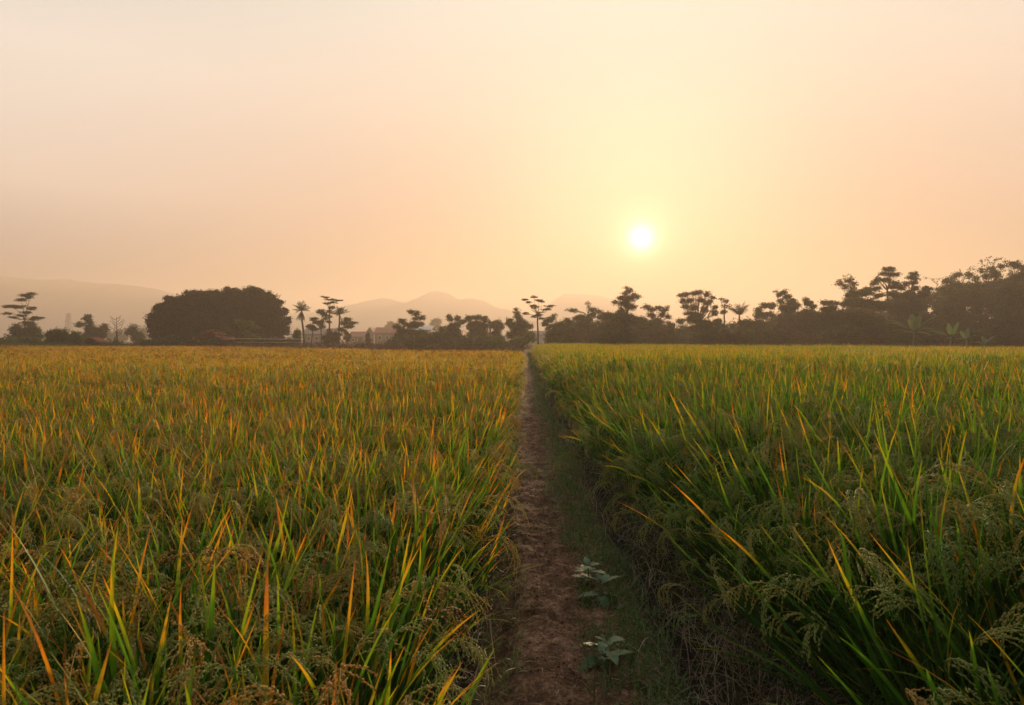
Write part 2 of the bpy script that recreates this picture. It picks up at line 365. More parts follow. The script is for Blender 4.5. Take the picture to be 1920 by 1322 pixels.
X, Y = np.meshgrid(gx, gy); i = np.arange(len(gy) - 1)[:, None] * len(gx); j = np.arange(len(gx) - 1)[None]; nx = len(gx)
g.add(np.stack([X, Y, 0 * X + GZ - 0.015], -1).reshape(-1, 3), np.stack([i + j, i + j + 1, i + nx + j + 1, i + nx + j], -1).reshape(-1, 4))
tag(obj('ground', g.mesh('ground', MAT_GROUND)), 'dark flat land under and beyond the rice fields', 'ground', kind='structure')

def mountain(label, d, ridge, depth, seed):
    rg = np.random.default_rng(seed); P = np.array(ridge, float)
    xx = np.linspace(P[0, 0], P[-1, 0], 90); yy = np.interp(xx, P[:, 0], P[:, 1])
    yy = yy + np.convolve(rg.normal(0, 1.3, 90 + 2), np.ones(3) / 3, 'valid')
    rows = []
    for k, (f, dd) in enumerate(((0, -depth), (.35, -depth * .55), (.75, -depth * .2), (1, 0), (.6, depth * .35), (0, depth * .9))):
        row = []
        for x, y in zip(xx, yy):
            p = px(x, y, d); top = max(p.z, 1) * f * (1 + (rg.normal(0, .06) if 0 < f < 1 else 0))
            q = world_from_cam((x - 960) / FPX * d, d + dd * (1 + rg.normal(0, .05)), GZ - 0.4 + top); row.append(q)
        rows.append(row)
    n = len(xx); V = np.array([p for r_ in rows for p in r_]); i = np.arange(len(rows) - 1)[:, None] * n; j = np.arange(n - 1)[None]
    g = G(); g.add(V, np.stack([i + j, i + j + 1, i + n + j + 1, i + n + j], -1).reshape(-1, 4))
    tag(obj('mountain', g.mesh('mountain', MAT_MOUNT)), label, 'mountain', kind='structure')
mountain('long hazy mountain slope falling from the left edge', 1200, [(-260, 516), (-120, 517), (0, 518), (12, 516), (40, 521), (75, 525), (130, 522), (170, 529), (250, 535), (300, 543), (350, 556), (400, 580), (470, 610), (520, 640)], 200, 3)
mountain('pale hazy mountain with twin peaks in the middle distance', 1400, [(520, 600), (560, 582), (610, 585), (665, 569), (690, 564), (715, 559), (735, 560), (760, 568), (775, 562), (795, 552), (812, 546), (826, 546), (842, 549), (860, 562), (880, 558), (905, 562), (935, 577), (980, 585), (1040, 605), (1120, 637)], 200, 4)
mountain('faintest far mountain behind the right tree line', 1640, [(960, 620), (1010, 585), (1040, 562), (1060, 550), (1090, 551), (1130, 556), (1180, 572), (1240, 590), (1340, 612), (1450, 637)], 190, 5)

# ------------------------------------------------------------------ rice fields
LEFT_AGE, RIGHT_AGE = 0.04, -0.10
LEFT_FAR_AGE, RIGHT_FAR_AGE = 0.14, 0.11
def lateral(x, y):     # world -> camera lateral, depth
    c, s = math.cos(YAW), math.sin(YAW); dx = x - CAMX
    return dx * c + y * s, -dx * s + y * c
def field(side):
    P = []
    if side < 0: X0 = np.arange(-0.64, -75, -0.25)
    else: X0 = np.arange(1.28, 52, 0.25)
    Y0 = np.arange(-0.6, 84, 0.25)
    X, Y = np.meshgrid(X0, Y0); X = X + rng.normal(0, 0.035, X.shape); Y = Y + rng.normal(0, 0.045, Y.shape)
    row = np.broadcast_to(np.arange(len(X0))[None], X.shape)
    x, y, row = X.ravel(), Y.ravel(), row.ravel()
    lx, d = lateral(x, y)
    if side < 0: far = np.interp(-x, [0, 6, 30, 60], [43, 45, 66, 82])
    else: far = np.interp(x, [0, 3, 12, 30, 50], [76, 74, 60, 42, 36])
    far = far + 1.2 * vnoise(x, y * 0, 3.0, 21)
    far = np.where((side > 0) & (row == 0) & (y < 1.7), -9, far); far = np.where((side > 0) & (row == 1) & (y < 1.2), -9, far)
    k = (d < far) & (np.abs(lx) < 0.78 * np.maximum(d, 0) + 2.0)
    x, y, row, lx, d = x[k], y[k], row[k], lx[k], d[k]
    sc_ = 1.0 + 0.05 * vnoise(x, y, 5.0, 31) + 0.05 * vnoise(x, y, 1.6, 32) + rng.normal(0, 0.05, len(x))
    rot = np.zeros((len(x), 3)); rot[:, 2] = rng.uniform(0, 2 * math.pi, len(x))
    rot[:, 0] = rng.normal(0, 0.05, len(x)); lean = rng.normal(0, 0.05, len(x))
    edge = np.select([row == 0, row == 1, row == 2], [0.18, 0.10, 0.05], 0.0) if side < 0 else np.select([row == 0, row == 1, row == 2, row == 3], [0.54, 0.38, 0.24, 0.14], 0.06)
    edge = edge * rng.uniform(0.35, 1.5, len(x)); first = row == 0; x = np.where(first, x + 0.06 * vnoise(y * 0 + side, y, 1.1, 33), x)
    # left edge leans to +x (towards the path), right edge to -x
    tilt = lean + (edge if side < 0 else -edge)
    return x, y, row, d, lx, sc_, rot, tilt
H_LEFT, H_RIGHT = 0.98, 1.20
FL, FR = field(-1), field(1)
def euler_of(rx, tilt, rz):
    """spin about z first, then tilt about world y (and a little about x)"""
    m = Euler((0, tilt, 0)).to_matrix() @ Euler((rx, 0, 0)).to_matrix() @ Euler((0, 0, rz)).to_matrix()
    return m.to_euler()
# prototypes shared by the fields (full ones for the near rows, light ones further off)
def proto_mesh(name, seed, Ht, age, head_r, low, dark=False, ntil=None, heads=0.5, splay=0.24):
    b, h, s = rice_parts(seed, Ht, ntil or (13 if low else 15), splay, head_r, low, heads=heads, dark=dark)
    g = G(); mats = []
    gb, gh = merged(b), merged(h) if h else G()
    nb = sum(len(q) for q in gb.q) + sum(len(q) for q in gb.f)
    parts = [(gb, 0), (s, 1)] + ([(gh, 2)] if h else [])
    g = merged([p for p, _ in parts]); me = g.mesh(name, [MAT_BLADE, MAT_STALK, MAT_HEAD], age)
    # material index per face: quads come first, then triangles
    qi = np.concatenate([np.full(sum(len(q) for q in p.q), k) for p, k in parts]); fi = np.concatenate([np.full(sum(len(q) for q in p.f), k) for p, k in parts])
    me.polygons.foreach_set('material_index', np.concatenate([qi, fi]).astype(np.int32)); me.update()
    return me
def gn_field(name, label, pts, protos):
    """one object: the far rows, planted with geometry nodes from the plant meshes"""
    P, rot, scl, idx = pts
    me = bpy.data.meshes.new(name); me.vertices.add(len(P)); me.vertices.foreach_set('co', np.asarray(P, np.float32).ravel())
    for nm, ty, dat, key in (('rot', 'FLOAT_VECTOR', rot, 'vector'), ('scl', 'FLOAT', scl, 'value'), ('idx', 'INT', idx, 'value')):
        a = me.attributes.new(nm, ty, 'POINT'); a.data.foreach_set(key, np.asarray(dat, np.int32 if ty == 'INT' else np.float32).ravel())
    me.update(); o = obj(name, me)
    ng = bpy.data.node_groups.new(name, 'GeometryNodeTree')
    ng.interface.new_socket('Geometry', in_out='INPUT', socket_type='NodeSocketGeometry'); ng.interface.new_socket('Geometry', in_out='OUTPUT', socket_type='NodeSocketGeometry')
    nn, ll = ng.nodes, ng.links
    gi, go = nn.new('NodeGroupInput'), nn.new('NodeGroupOutput'); mp = nn.new('GeometryNodeMeshToPoints'); ip = nn.new('GeometryNodeInstanceOnPoints'); gt = nn.new('GeometryNodeGeometryToInstance')
    for me_p in reversed(protos):
        po = bpy.data.objects.new(me_p.name, me_p)         # source only, not linked to the scene
        oi = nn.new('GeometryNodeObjectInfo'); oi.inputs['Object'].default_value = po; oi.inputs['As Instance'].default_value = False
        gt = nn.new('GeometryNodeGeometryToInstance'); ll.new(oi.outputs['Geometry'], gt.inputs[0])
        if me_p is protos[-1]: jn = nn.new('GeometryNodeJoinGeometry')
        ll.new(gt.outputs[0], jn.inputs[0])
    def na(nm, ty):
        a = nn.new('GeometryNodeInputNamedAttribute'); a.data_type = ty; a.inputs['Name'].default_value = nm
        return [s for s in a.outputs if s.enabled and s.name == 'Attribute'][0]
    ll.new(gi.outputs[0], mp.inputs['Mesh']); ll.new(mp.outputs[0], ip.inputs['Points']); ll.new(jn.outputs[0], ip.inputs['Instance'])
    ip.inputs['Pick Instance'].default_value = True
    ll.new(na('idx', 'INT'), ip.inputs['Instance Index']); ll.new(na('rot', 'FLOAT_VECTOR'), ip.inputs['Rotation']); ll.new(na('scl', 'FLOAT'), ip.inputs['Scale'])
    ll.new(ip.outputs[0], go.inputs[0])
    md = o.modifiers.new('planting', 'NODES'); md.node_group = ng
    return tag(o, label, 'rice', kind='stuff')
NEAR_PER_SIDE = 150
def split(F):
    x, y, row, d, lx, s, rot, tilt = F
    vis = (np.abs(lx) < 0.77 * d + 0.12) & (d > 0.75)
    order = np.argsort(np.where(vis, np.hypot(d, lx * 0.8), 1e9))[:NEAR_PER_SIDE]
    near = np.zeros(len(x), bool); near[order] = True
    return near
def far_points(F, near, side, n_full, n_low):
    x, y, row, d, lx, s, rot, tilt = F; k = np.where(~near)[0]
    P = np.stack([x[k], y[k], np.full(len(k), GZ - 0.01)], 1)
    rr = np.array([tuple(euler_of(rot[q, 0], tilt[q], rot[q, 2])) for q in k])
    idx = np.where(d[k] < rng.uniform(8, 22, len(k)), rng.integers(0, n_full, len(k)), n_full + np.clip(((vnoise(x[k], y[k], 5.0, 43) * 0.6 + vnoise(x[k], y[k], 1.7, 44) * 0.3) * 0.5 + 0.5 + rng.normal(0, 0.16, len(k))) * n_low, 0, n_low - 1).astype(int))
    if side > 0:    # riper plants far off in the right field
        ripe = np.clip((d[k] - 10) / 25, 0, 1) + 0.35 * vnoise(x[k], y[k], 6.0, 41) > rng.uniform(0.15, 0.95, len(k))
        idx = np.where((idx >= n_full) & ripe, idx + n_low, idx)
    return P, rr, s[k], idx
nearL, nearR = split(FL), split(FR)
pl = [proto_mesh('rice_plant_source', 100 + q, H_LEFT, LEFT_AGE, 0.55, False, ntil=18, heads=0.4) for q in range(5)] + [proto_mesh('rice_plant_source', 120 + q, H_LEFT, LEFT_FAR_AGE + 0.035 * (q - 4), 0.6, True, dark=(q % 3 == 0)) for q in range(9)]
pr = [proto_mesh('rice_plant_source', 140 + q, H_RIGHT, RIGHT_AGE, 0.35, False, splay=0.22) for q in range(5)] + [proto_mesh('rice_plant_source', 160 + q, H_RIGHT, -0.04 + 0.03 * (q - 3), 0.4, True, splay=0.2) for q in range(7)] + [proto_mesh('rice_plant_source', 180 + q, H_RIGHT, RIGHT_FAR_AGE + 0.03 * (q - 3), 0.6, True, splay=0.2) for q in range(7)]
gn_field('rice_field', 'golden ripening rice covering the field left of the footpath', far_points(FL, nearL, -1, 5, 9), pl)
gn_field('rice_field', 'taller green rice covering the field right of the footpath', far_points(FR, nearR, 1, 5, 7), pr)

# near plants: each a thing of its own; the nearest have every blade as a part
def variant(seed, Ht, age, head_r, splay, dark=False):
    b, h, s = rice_parts(seed, Ht, 20 if Ht < 1.1 else 17, splay, head_r, dark=dark, heads=0.36 if Ht < 1.1 else 0.62)
    V = {'blades': [q.mesh('rice_blade', MAT_BLADE, age) for q in b], 'heads': [q.mesh('rice_seed_head', MAT_HEAD) for q in h], 'stalk': s.mesh('rice_stalks', MAT_STALK)}
    V['tuft'] = merged(b).mesh('rice_leaf_tuft', MAT_BLADE, age); V['spray'] = merged(h).mesh('rice_seed_spray', MAT_HEAD) if h else None
    return V
VL = [variant(200 + q, H_LEFT, LEFT_AGE - 0.06 + 0.05 * (q % 4), 0.5, 0.27) for q in range(8)]
VR = [variant(240 + q, H_RIGHT, RIGHT_AGE - 0.03 + 0.04 * (q % 3), 0.28, 0.23) for q in range(8)]
LABELS = {(-1, True): ('rice plant of the left field bending over the left edge of the footpath', 'edge row of rice left of the footpath'),
          (-1, False): ('orange-tipped rice plant in the front of the left field, behind its edge row', 'front rice plants in the left field'),
          (1, True): ('tall rice plant of the right field leaning out over the weedy ditch', 'edge row of rice right of the footpath'),
          (1, False): ('tall green rice plant in the front of the right field, behind its edge row', 'front rice plants in the right field')}
def plant(F, q, VV, side, detailed):
    x, y, row, d, lx, s, rot, tilt = F
    v = VV[int(rng.integers(0, len(VV)))]
    lab, grp = LABELS[(side, bool(row[q] == 0))]
    o = thing('rice_plant', lab, 'rice plant', (x[q], y[q], GZ - 0.01), grp)
    o.rotation_euler = euler_of(rot[q, 0], tilt[q], rot[q, 2]); o.scale = (s[q],) * 3
    obj('stalk_bundle', v['stalk'], o)
    if detailed:
        for m in v['blades']: obj('blade', m, o)
        for m in v['heads']: obj('seed_head', m, o)
    else:
        tag(obj('leaf_tuft', v['tuft'], o), kind='stuff')
        if v['spray']: tag(obj('seed_head_spray', v['spray'], o), kind='stuff')
for F, near, VV, side in ((FL, nearL, VL, -1), (FR, nearR, VR, 1)):
    k = np.where(near)[0]; k = k[np.argsort(np.hypot(F[3][k], 0.8 * F[4][k]))]
    for n_, q in enumerate(k): plant(F, q, VV, side, n_ < 34)
# ------------------------------------------------------------------ path side: weeds, straw, litter
def pz(x, y): return path_z(np.asarray(x, float), np.asarray(y, float))
def scatter_blades(name, label, cat, n, xf, yf, lf, wf, material, el=(0.6, 1.5), droop=(0.2, 1.4), rf=None, seed=1, seg=4, lift=0.0):
    rg = np.random.default_rng(seed); g = G(); y = yf(rg, n); x = xf(rg, n, y); z = pz(x, y) + lift
    for q in range(n):
        blade(g, (x[q], y[q], z[q] - 0.004), rg.uniform(0, 2 * math.pi), rg.uniform(*el), lf(rg, y[q]), wf(rg, y[q]), rg.uniform(*droop), rg.uniform() if rf is None else rf(rg), seg, 0.0, rg.normal(0, 0.8), sway=rg.normal(0, 0.5))
    return tag(obj(name, g.mesh(name, material)), label, cat, kind='stuff')
def ylog(a, b): return lambda rg, n: a * (b / a) ** rg.uniform(0, 1, n)
def clumped(lo, hi, seed):
    """sideways positions between lo and hi, gathered in tufts and thinned by noise"""
    def f(rg, n, y):
        x = rg.uniform(lo, hi, n); keep = vnoise(x, y, 0.22, seed) + rg.normal(0, 0.35, n) > -0.05
        x = np.where(keep, x, lo + (hi - lo) * (0.55 + 0.3 * rg.normal(0, 0.6, n)))
        return x + path_mid(y)
    return f
grow = lambda y: 1.0 + 0.05 * y
scatter_blades('grass', 'short dull green grass along the right side of the footpath', 'grass', 19000, clumped(0.09, 0.56, 51), ylog(1.6, 75), lambda rg, y: rg.uniform(0.02, 0.12), lambda rg, y: rg.uniform(0.0026, 0.0055) * grow(y), MAT_WEED, seed=61)
scatter_blades('grass', 'thin dark grass along the left margin of the footpath', 'grass', 3600, clumped(-0.50, -0.15, 52), ylog(1.6, 60), lambda rg, y: rg.uniform(0.03, 0.11), lambda rg, y: rg.uniform(0.002, 0.004) * grow(y), MAT_WEED, rf=lambda rg: rg.uniform(0.2, 1.0), seed=62)
scatter_blades('grass', 'sparse tiny grass sprouting from the trodden earth', 'grass', 800, clumped(-0.17, 0.18, 53), ylog(1.8, 60), lambda rg, y: rg.uniform(0.01, 0.035), lambda rg, y: rg.uniform(0.002, 0.0035) * grow(y), MAT_WEED, seed=63)
scatter_blades('dry_straw', 'pale dry straw strands hanging over the ditch on the right', 'straw', 6500, clumped(0.42, 1.35, 54), ylog(1.5, 45), lambda rg, y: rg.uniform(0.10, 0.50), lambda rg, y: rg.uniform(0.0014, 0.0032) * grow(y), MAT_STRAW, (0.3, 1.5), (0.8, 2.8), seed=64, seg=6)
scatter_blades('dry_straw', 'fallen straw bits lying on the footpath and its left margin', 'straw', 1500, lambda rg, n, y: rg.normal(-0.05, 0.22, n) + path_mid(y), ylog(1.6, 30), lambda rg, y: rg.uniform(0.02, 0.09), lambda rg, y: rg.uniform(0.0014, 0.003) * grow(y), MAT_STRAW, (-0.05, 0.25), (-0.1, 0.5), seed=65, lift=0.006)
scatter_blades('dry_straw', 'withered rice leaves at the foot of the left edge row', 'straw', 1100, clumped(-0.62, -0.26, 55), ylog(1.4, 40), lambda rg, y: rg.uniform(0.10, 0.34), lambda rg, y: rg.uniform(0.0016, 0.004) * grow(y), MAT_STRAW, (0.2, 1.4), (0.8, 2.6), seed=66, seg=6)
# small clover-like leaves among the grass
rg = np.random.default_rng(71); g = G(); n = 5200; y = ylog(1.7, 40)(rg, n); x = clumped(0.16, 0.56, 56)(rg, n, y); z = pz(x, y) + rg.uniform(0.006, 0.05, n)
for q in range(n):
    a = rg.uniform(0, 6.28); s = rg.uniform(0.005, 0.011) * (1 + 0.04 * y[q]); c = np.array([x[q], y[q], z[q]]); tl = rg.normal(0, 0.35)
    u = np.array([math.cos(a), math.sin(a), tl]); v = np.array([-math.sin(a), math.cos(a), rg.normal(0, 0.35)])
    g.add([c, c + s * (0.6 * u + 0.5 * v), c + 1.5 * s * u, c + s * (0.6 * u - 0.5 * v)], [(0, 3, 2, 1)], None, 1, 0.45 + 0.52 * rg.uniform())
tag(obj('ground_cover', g.mesh('ground_cover', MAT_WEED)), 'tiny round-leaved weeds creeping through the grass strip', 'weeds', kind='stuff')
# crumbs of earth and little stones on the path
rg = np.random.default_rng(72); g = G(); n = 2600; y = ylog(1.6, 18)(rg, n); x = rg.normal(0, 0.14, n) + path_mid(y); z = pz(x, y)
for q in range(n):
    s = rg.gamma(2.0, 0.0017) + 0.0015; V = np.array([(-1,0,0),(1,0,0),(0,-1,0),(0,1,0),(0,0,-1),(0,0,1)]) * s * rg.uniform(0.6, 1.3, (6, 3))
    a = rg.uniform(0, 6.28); c_, s_ = math.cos(a), math.sin(a); V = V @ np.array([[c_, -s_, 0], [s_, c_, 0], [0, 0, .7]]).T
    g.add(V + (x[q], y[q], z[q] + s * 0.3), None, OCT_F, 0, rg.uniform())
tag(obj('gravel', g.mesh('gravel', MAT_SOIL, smooth=False)), 'crumbs of earth scattered on the footpath', 'earth', kind='stuff')

def broad_leaf(Ln, W, droop, seed):
    """ovate leaf with toothed rim, midrib groove and a short stalk, growing along +x"""
    rg = np.random.default_rng(seed); g = G(); n = 12; ts = np.linspace(0, 1, n + 1); e = 0.35 - droop * ts
    D = np.stack([np.cos(e), 0 * e, np.sin(e)], 1); P = np.concatenate([[[0, 0, 0]], np.cumsum(D[:-1], 0)]) * Ln / n
    w = W * 0.5 * np.sin(math.pi * np.clip((ts - 0.12) / 0.88, 0, 1) ** 0.75) ** 0.9 + 0.0012; w = w * (1 + 0.10 * np.where(np.arange(n + 1) % 2, 1, -1)) 
    rows = []
    for u, zz in ((-1, .10), (-.5, .16), (0, 0), (.5, .16), (1, .10)):
        rows.append(P + np.stack([-0.12 * w * abs(u), u * w, zz * w + 0.05 * w * np.sin(np.arange(n + 1) * 1.9 + u * 2)], 1))
    V = np.stack(rows, 1).reshape(-1, 3); i = np.arange(n)[:, None] * 5; j = np.arange(4)[None]
    g.add(V, np.stack([i + j, i + j + 1, i + 5 + j + 1, i + 5 + j], -1).reshape(-1, 4), None, np.repeat(ts, 5), rg.uniform())
    return g.mesh('broad_leaf', MAT_BROAD)
LEAVES = [broad_leaf(0.085 + 0.012 * q, 0.05 + 0.006 * (q % 3), 0.5 + 0.25 * (q % 3), 300 + q) for q in range(5)]
def broad_weed(label, x, y, tiers, h, seed, sc_=1.0):
    rg = np.random.default_rng(seed); z = float(pz([x], [y])[0])
    o = thing('broadleaf_weed', label, 'weed', (x, y, z - 0.004)); g = G()
    tube(g, [(0, 0, 0), (0.004, 0, h * .5), (0.002, 0.006, h)], [0.004, 0.003, 0.0018], 6); obj('stem', g.mesh('weed_stem', MAT_STALK), o)
    for k in range(tiers):
        zz = h * (0.35 + 0.65 * k / max(tiers - 1, 1)); cnt = 4 if k < tiers - 1 else 3
        for m in range(cnt):
            lf = obj('leaf', LEAVES[int(rg.integers(0, 5))], o, (0.002, 0.003, zz)); s = sc_ * rg.uniform(0.75, 1.15) * (1 - 0.25 * k / tiers)
            lf.scale = (s,) * 3; lf.rotation_euler = (rg.normal(0, 0.2), -0.25 * k / tiers + rg.normal(0, 0.18), 2 * math.pi * (m + 0.5 * k) / cnt + rg.normal(0, 0.25))
broad_weed('broad-leaved weed beside the path, the rear one of the upper pair', 0.25, 3.80, 3, 0.11, 401, 1.1)
broad_weed('broad-leaved weed with drooping toothed leaves, the front one of the upper pair', 0.30, 3.56, 2, 0.09, 402, 0.95)
broad_weed('broad-leaved weed with a rosette of leaves, nearest to the viewer', 0.23, 2.80, 3, 0.09, 403, 0.95)

# ------------------------------------------------------------------ trees
def leaf_cloud(g, C, rad, n_tw, per, lsize, rg, flat=0.0, spray=1.0, hang=0.0):
    """leaves in sprays: twig points spread through an ellipsoid, small diamond leaves round each"""
    d = rg.normal(0, 1, (n_tw, 3)); d /= np.linalg.norm(d, axis=1)[:, None]
    rr = np.where(rg.uniform(0, 1, n_tw) < 0.62, rg.uniform(0, 1, n_tw) ** 0.5 * 0.9, np.minimum(np.abs(rg.normal(0, 0.6, n_tw)) + 0.25, 1.18)) * (0.86 + 0.30 * np.sin(d[:, 0] * 7 + C[0]) * np.cos(d[:, 2] * 6 + C[1]))
    tw = C + d * rr[:, None] * rad
    tone = np.clip(rg.beta(2, 2.6, n_tw), 0, 1)
    off = rg.normal(0, 1, (n_tw, per, 3)) * spray * np.array([1, 1, 0.25 if flat else 0.6])
    off[..., 2] -= hang * np.abs(rg.normal(0, 1, (n_tw, per)))
    P = (tw[:, None] + off).reshape(-1, 3); m = len(P)
    nrm = rg.normal(0, 1, (m, 3)); nrm[:, 2] += flat * 3 * np.sign(rg.uniform(-.05, 1, m)) + 0.6; nrm /= np.linalg.norm(nrm, axis=1)[:, None]
    u = np.cross(nrm, rg.normal(0, 1, (m, 3))); u /= np.linalg.norm(u, axis=1)[:, None] + 1e-9; v = np.cross(nrm, u)
    s = lsize * rg.uniform(0.6, 1.35, (m, 1))
    V = np.stack([P - u * s * .5, P + v * s * .3, P + u * s * .5, P - v * s * .3], 1).reshape(-1, 3)
    g.add(V, np.arange(4)[None] + 4 * np.arange(m)[:, None], None, 1, np.repeat(np.clip(np.repeat(tone, per) + rg.normal(0, .12, m), 0, 1), 4))
def arc(a, b, n=5, sag=0.0, wob=0.0, rg=None):
    ts = np.linspace(0, 1, n)[:, None]; a, b = np.asarray(a, float), np.asarray(b, float); P = a + (b - a) * ts
    P[:, 2] += sag * np.sin(math.pi * ts[:, 0])
    if wob and rg is not None: P[1:-1] += rg.normal(0, wob, (n - 2, 3))
    return P
def tree(name, label, d, base, lobes, mat_=None, dens=1.5, leaf=3.2, flat=0.0, tr=None, fork=0.45, group=None, per=7, spray=2.6, hang=0.0, seed=None, cat='tree', lean=0.0, twigs=0):
    lobes = [(x, y + 5, rx, ry + 8) if y + ry > 628 else (x, y, rx, ry) for x, y, rx, ry in lobes]; dens *= 1.5 * (0.72 if flat > 0.5 else 1); leaf *= 0.85
    r0 = np.random.default_rng(hash_(label) % 7919 + 1); L2 = []
    for x, y, rx, ry in lobes:          # break every lobe into smaller uneven ones
        if rx < 5: L2.append((x, y, rx, ry)); continue
        L2.append((x, y, rx * (.72 if rx < 24 else .95), ry * (.72 if rx < 24 else .95)) if flat > .5 or rx >= 24 else (x, y, rx * .66, max(ry * .72, rx * .46)))
        for q in range(4 if rx < 16 else 7):
            a_ = r0.uniform(0, 6.28); u_ = r0.uniform(.3, .72); f_ = r0.uniform(.28, .5)
            L2.append((x + rx * u_ * math.cos(a_), y + ry * u_ * math.sin(a_), rx * f_, max(ry * f_ * 1.0, 1.2) if flat > .5 else max(ry * f_, rx * f_ * .8)))
    mains, lobes = lobes, L2
    mat_ = mat_ or F_DARK; rg = np.random.default_rng(seed or abs(hash_(label)) % 99991); m = d / FPX
    o3 = px(base, HORIZON, d); o3.z = GZ - 0.02
    t = thing(name, label, cat, o3, group); g, tg = G(), G()
    top = min(y - ry for x, y, rx, ry in lobes); low = max(y + ry for x, y, rx, ry in lobes)
    cx = sum(x * rx * ry for x, y, rx, ry in lobes) / sum(rx * ry for x, y, rx, ry in lobes)
    ztop = (HORIZON - top) * m + CAMH - o3.z
    tr = tr or max(0.07, 0.018 * ztop)
    cy_ = sum(y * rx * ry for x, y, rx, ry in lobes) / sum(rx * ry for x, y, rx, ry in lobes)
    zf = ((HORIZON - cy_) * m + CAMH - o3.z) * fork
    F = np.array([(cx - base) * m * fork * 0.6 + lean, rg.normal(0, .2), zf])
    tube(tg, arc((0, 0, -0.1), F, 5, 0, 0.012 * ztop, rg), np.linspace(tr, tr * .72, 5), 7)
    wid = max(max(x + rx for x, y, rx, ry in lobes) - min(x - rx for x, y, rx, ry in lobes), 4) * m
    for x, y, rx, ry in lobes:
        a, c = rx * m, ry * m; dep = min(max(a, c), 0.5 * wid) * 0.85
        C = np.array(px(x, y, d + rg.normal(0, 0.16) * wid * 0.6) - o3)
        nl = int(math.pi * rx * ry * dens / per) + 3
        leaf_cloud(g, C, np.array([a, dep, c]), nl, per, leaf * m, rg, flat, spray * m, hang * m)
        for k in range(twigs):
            e = C + rg.normal(0, 1, 3) * np.array([a, dep, c]) * 0.8; s0 = C * .6 + F * .4 if k % 2 else C
            tube(tg, arc(s0, e, 4, 0, 0.05, rg), np.linspace(tr * .14, tr * .05, 4), 4)
    for x, y, rx, ry in mains:
        C = np.array(px(x, y, d) - o3); tube(tg, arc(F, C, 6, 0.05 * ztop if not flat else -0.02 * ztop, 0.012 * ztop, rg), np.linspace(tr * .45, tr * .08, 6), 5)
    obj('trunk', tg.mesh('trunk', MAT_BARK), t); obj('crown', g.mesh('crown', mat_, smooth=False), t)
    return t
def hash_(s):
    h = 7
    for c in s: h = (h * 131 + ord(c)) % 2147483647
    return h
def palm(name, label, d, base, crown, rad_px, n_up=15, dead=0, group=None, seed=5, el0=0.25):
    rg = np.random.default_rng(seed); m = d / FPX; o3 = px(base, HORIZON, d); o3.z = GZ - 0.02; t = thing(name, label, 'palm tree', o3, group)
    C = np.array([(crown[0] - base) * m, 0, (HORIZON - crown[1]) * m + CAMH - o3.z]); g = G()
    tube(g, arc((0, 0, -.1), C, 9, 0, 0.03, rg), np.linspace(0.20, 0.13, 9), 8); obj('trunk', g.mesh('trunk', MAT_BARK), t)
    for k in range(n_up + dead):
        g = G(); az = 2 * math.pi * k / n_up * 1.0 + rg.normal(0, .25); up = k < n_up
        el = rg.uniform(el0, 1.5) if up else rg.uniform(-1.3, -0.9); Lf = rad_px * m * rg.uniform(0.8, 1.15); dr = rg.uniform(0.5, 1.3) if up else 0.25
        n = 16; ts = np.linspace(0, 1, n + 1); e = el - dr * ts ** 1.5; D = np.stack([np.cos(e) * math.cos(az), np.cos(e) * math.sin(az), np.sin(e)], 1)
        P = C + np.concatenate([[[0, 0, 0]], np.cumsum(D[:-1], 0)]) * Lf / n; tube(g, P, np.linspace(.035, .008, n + 1), 4, None, .4)
        S = np.array([-math.sin(az), math.cos(az), 0])
        for q in range(2, n + 1):
            for sd in (-1, 1):
                ln = Lf * .30 * math.sin(math.pi * min(ts[q] * .85 + .12, 1)) + .05; dv = D[q] * .75 + S * sd * .7 + np.array([0, 0, -.45 + rg.normal(0, .12)]); dv /= np.linalg.norm(dv)
                w = np.cross(dv, S * sd + D[q]); w = D[q] * 0.045 * d / 120
                g.add([P[q] - w, P[q] + w, P[q] + dv * ln + w * .2, P[q] + dv * ln - w * .2], [(0, 1, 2, 3)], None, 1, rg.uniform())
        fr = obj('frond', g.mesh('frond', F_DARK if up else F_BROWN, smooth=False), t)
        if not up: fr['label'] = 'dead brown frond hanging down'
    return t
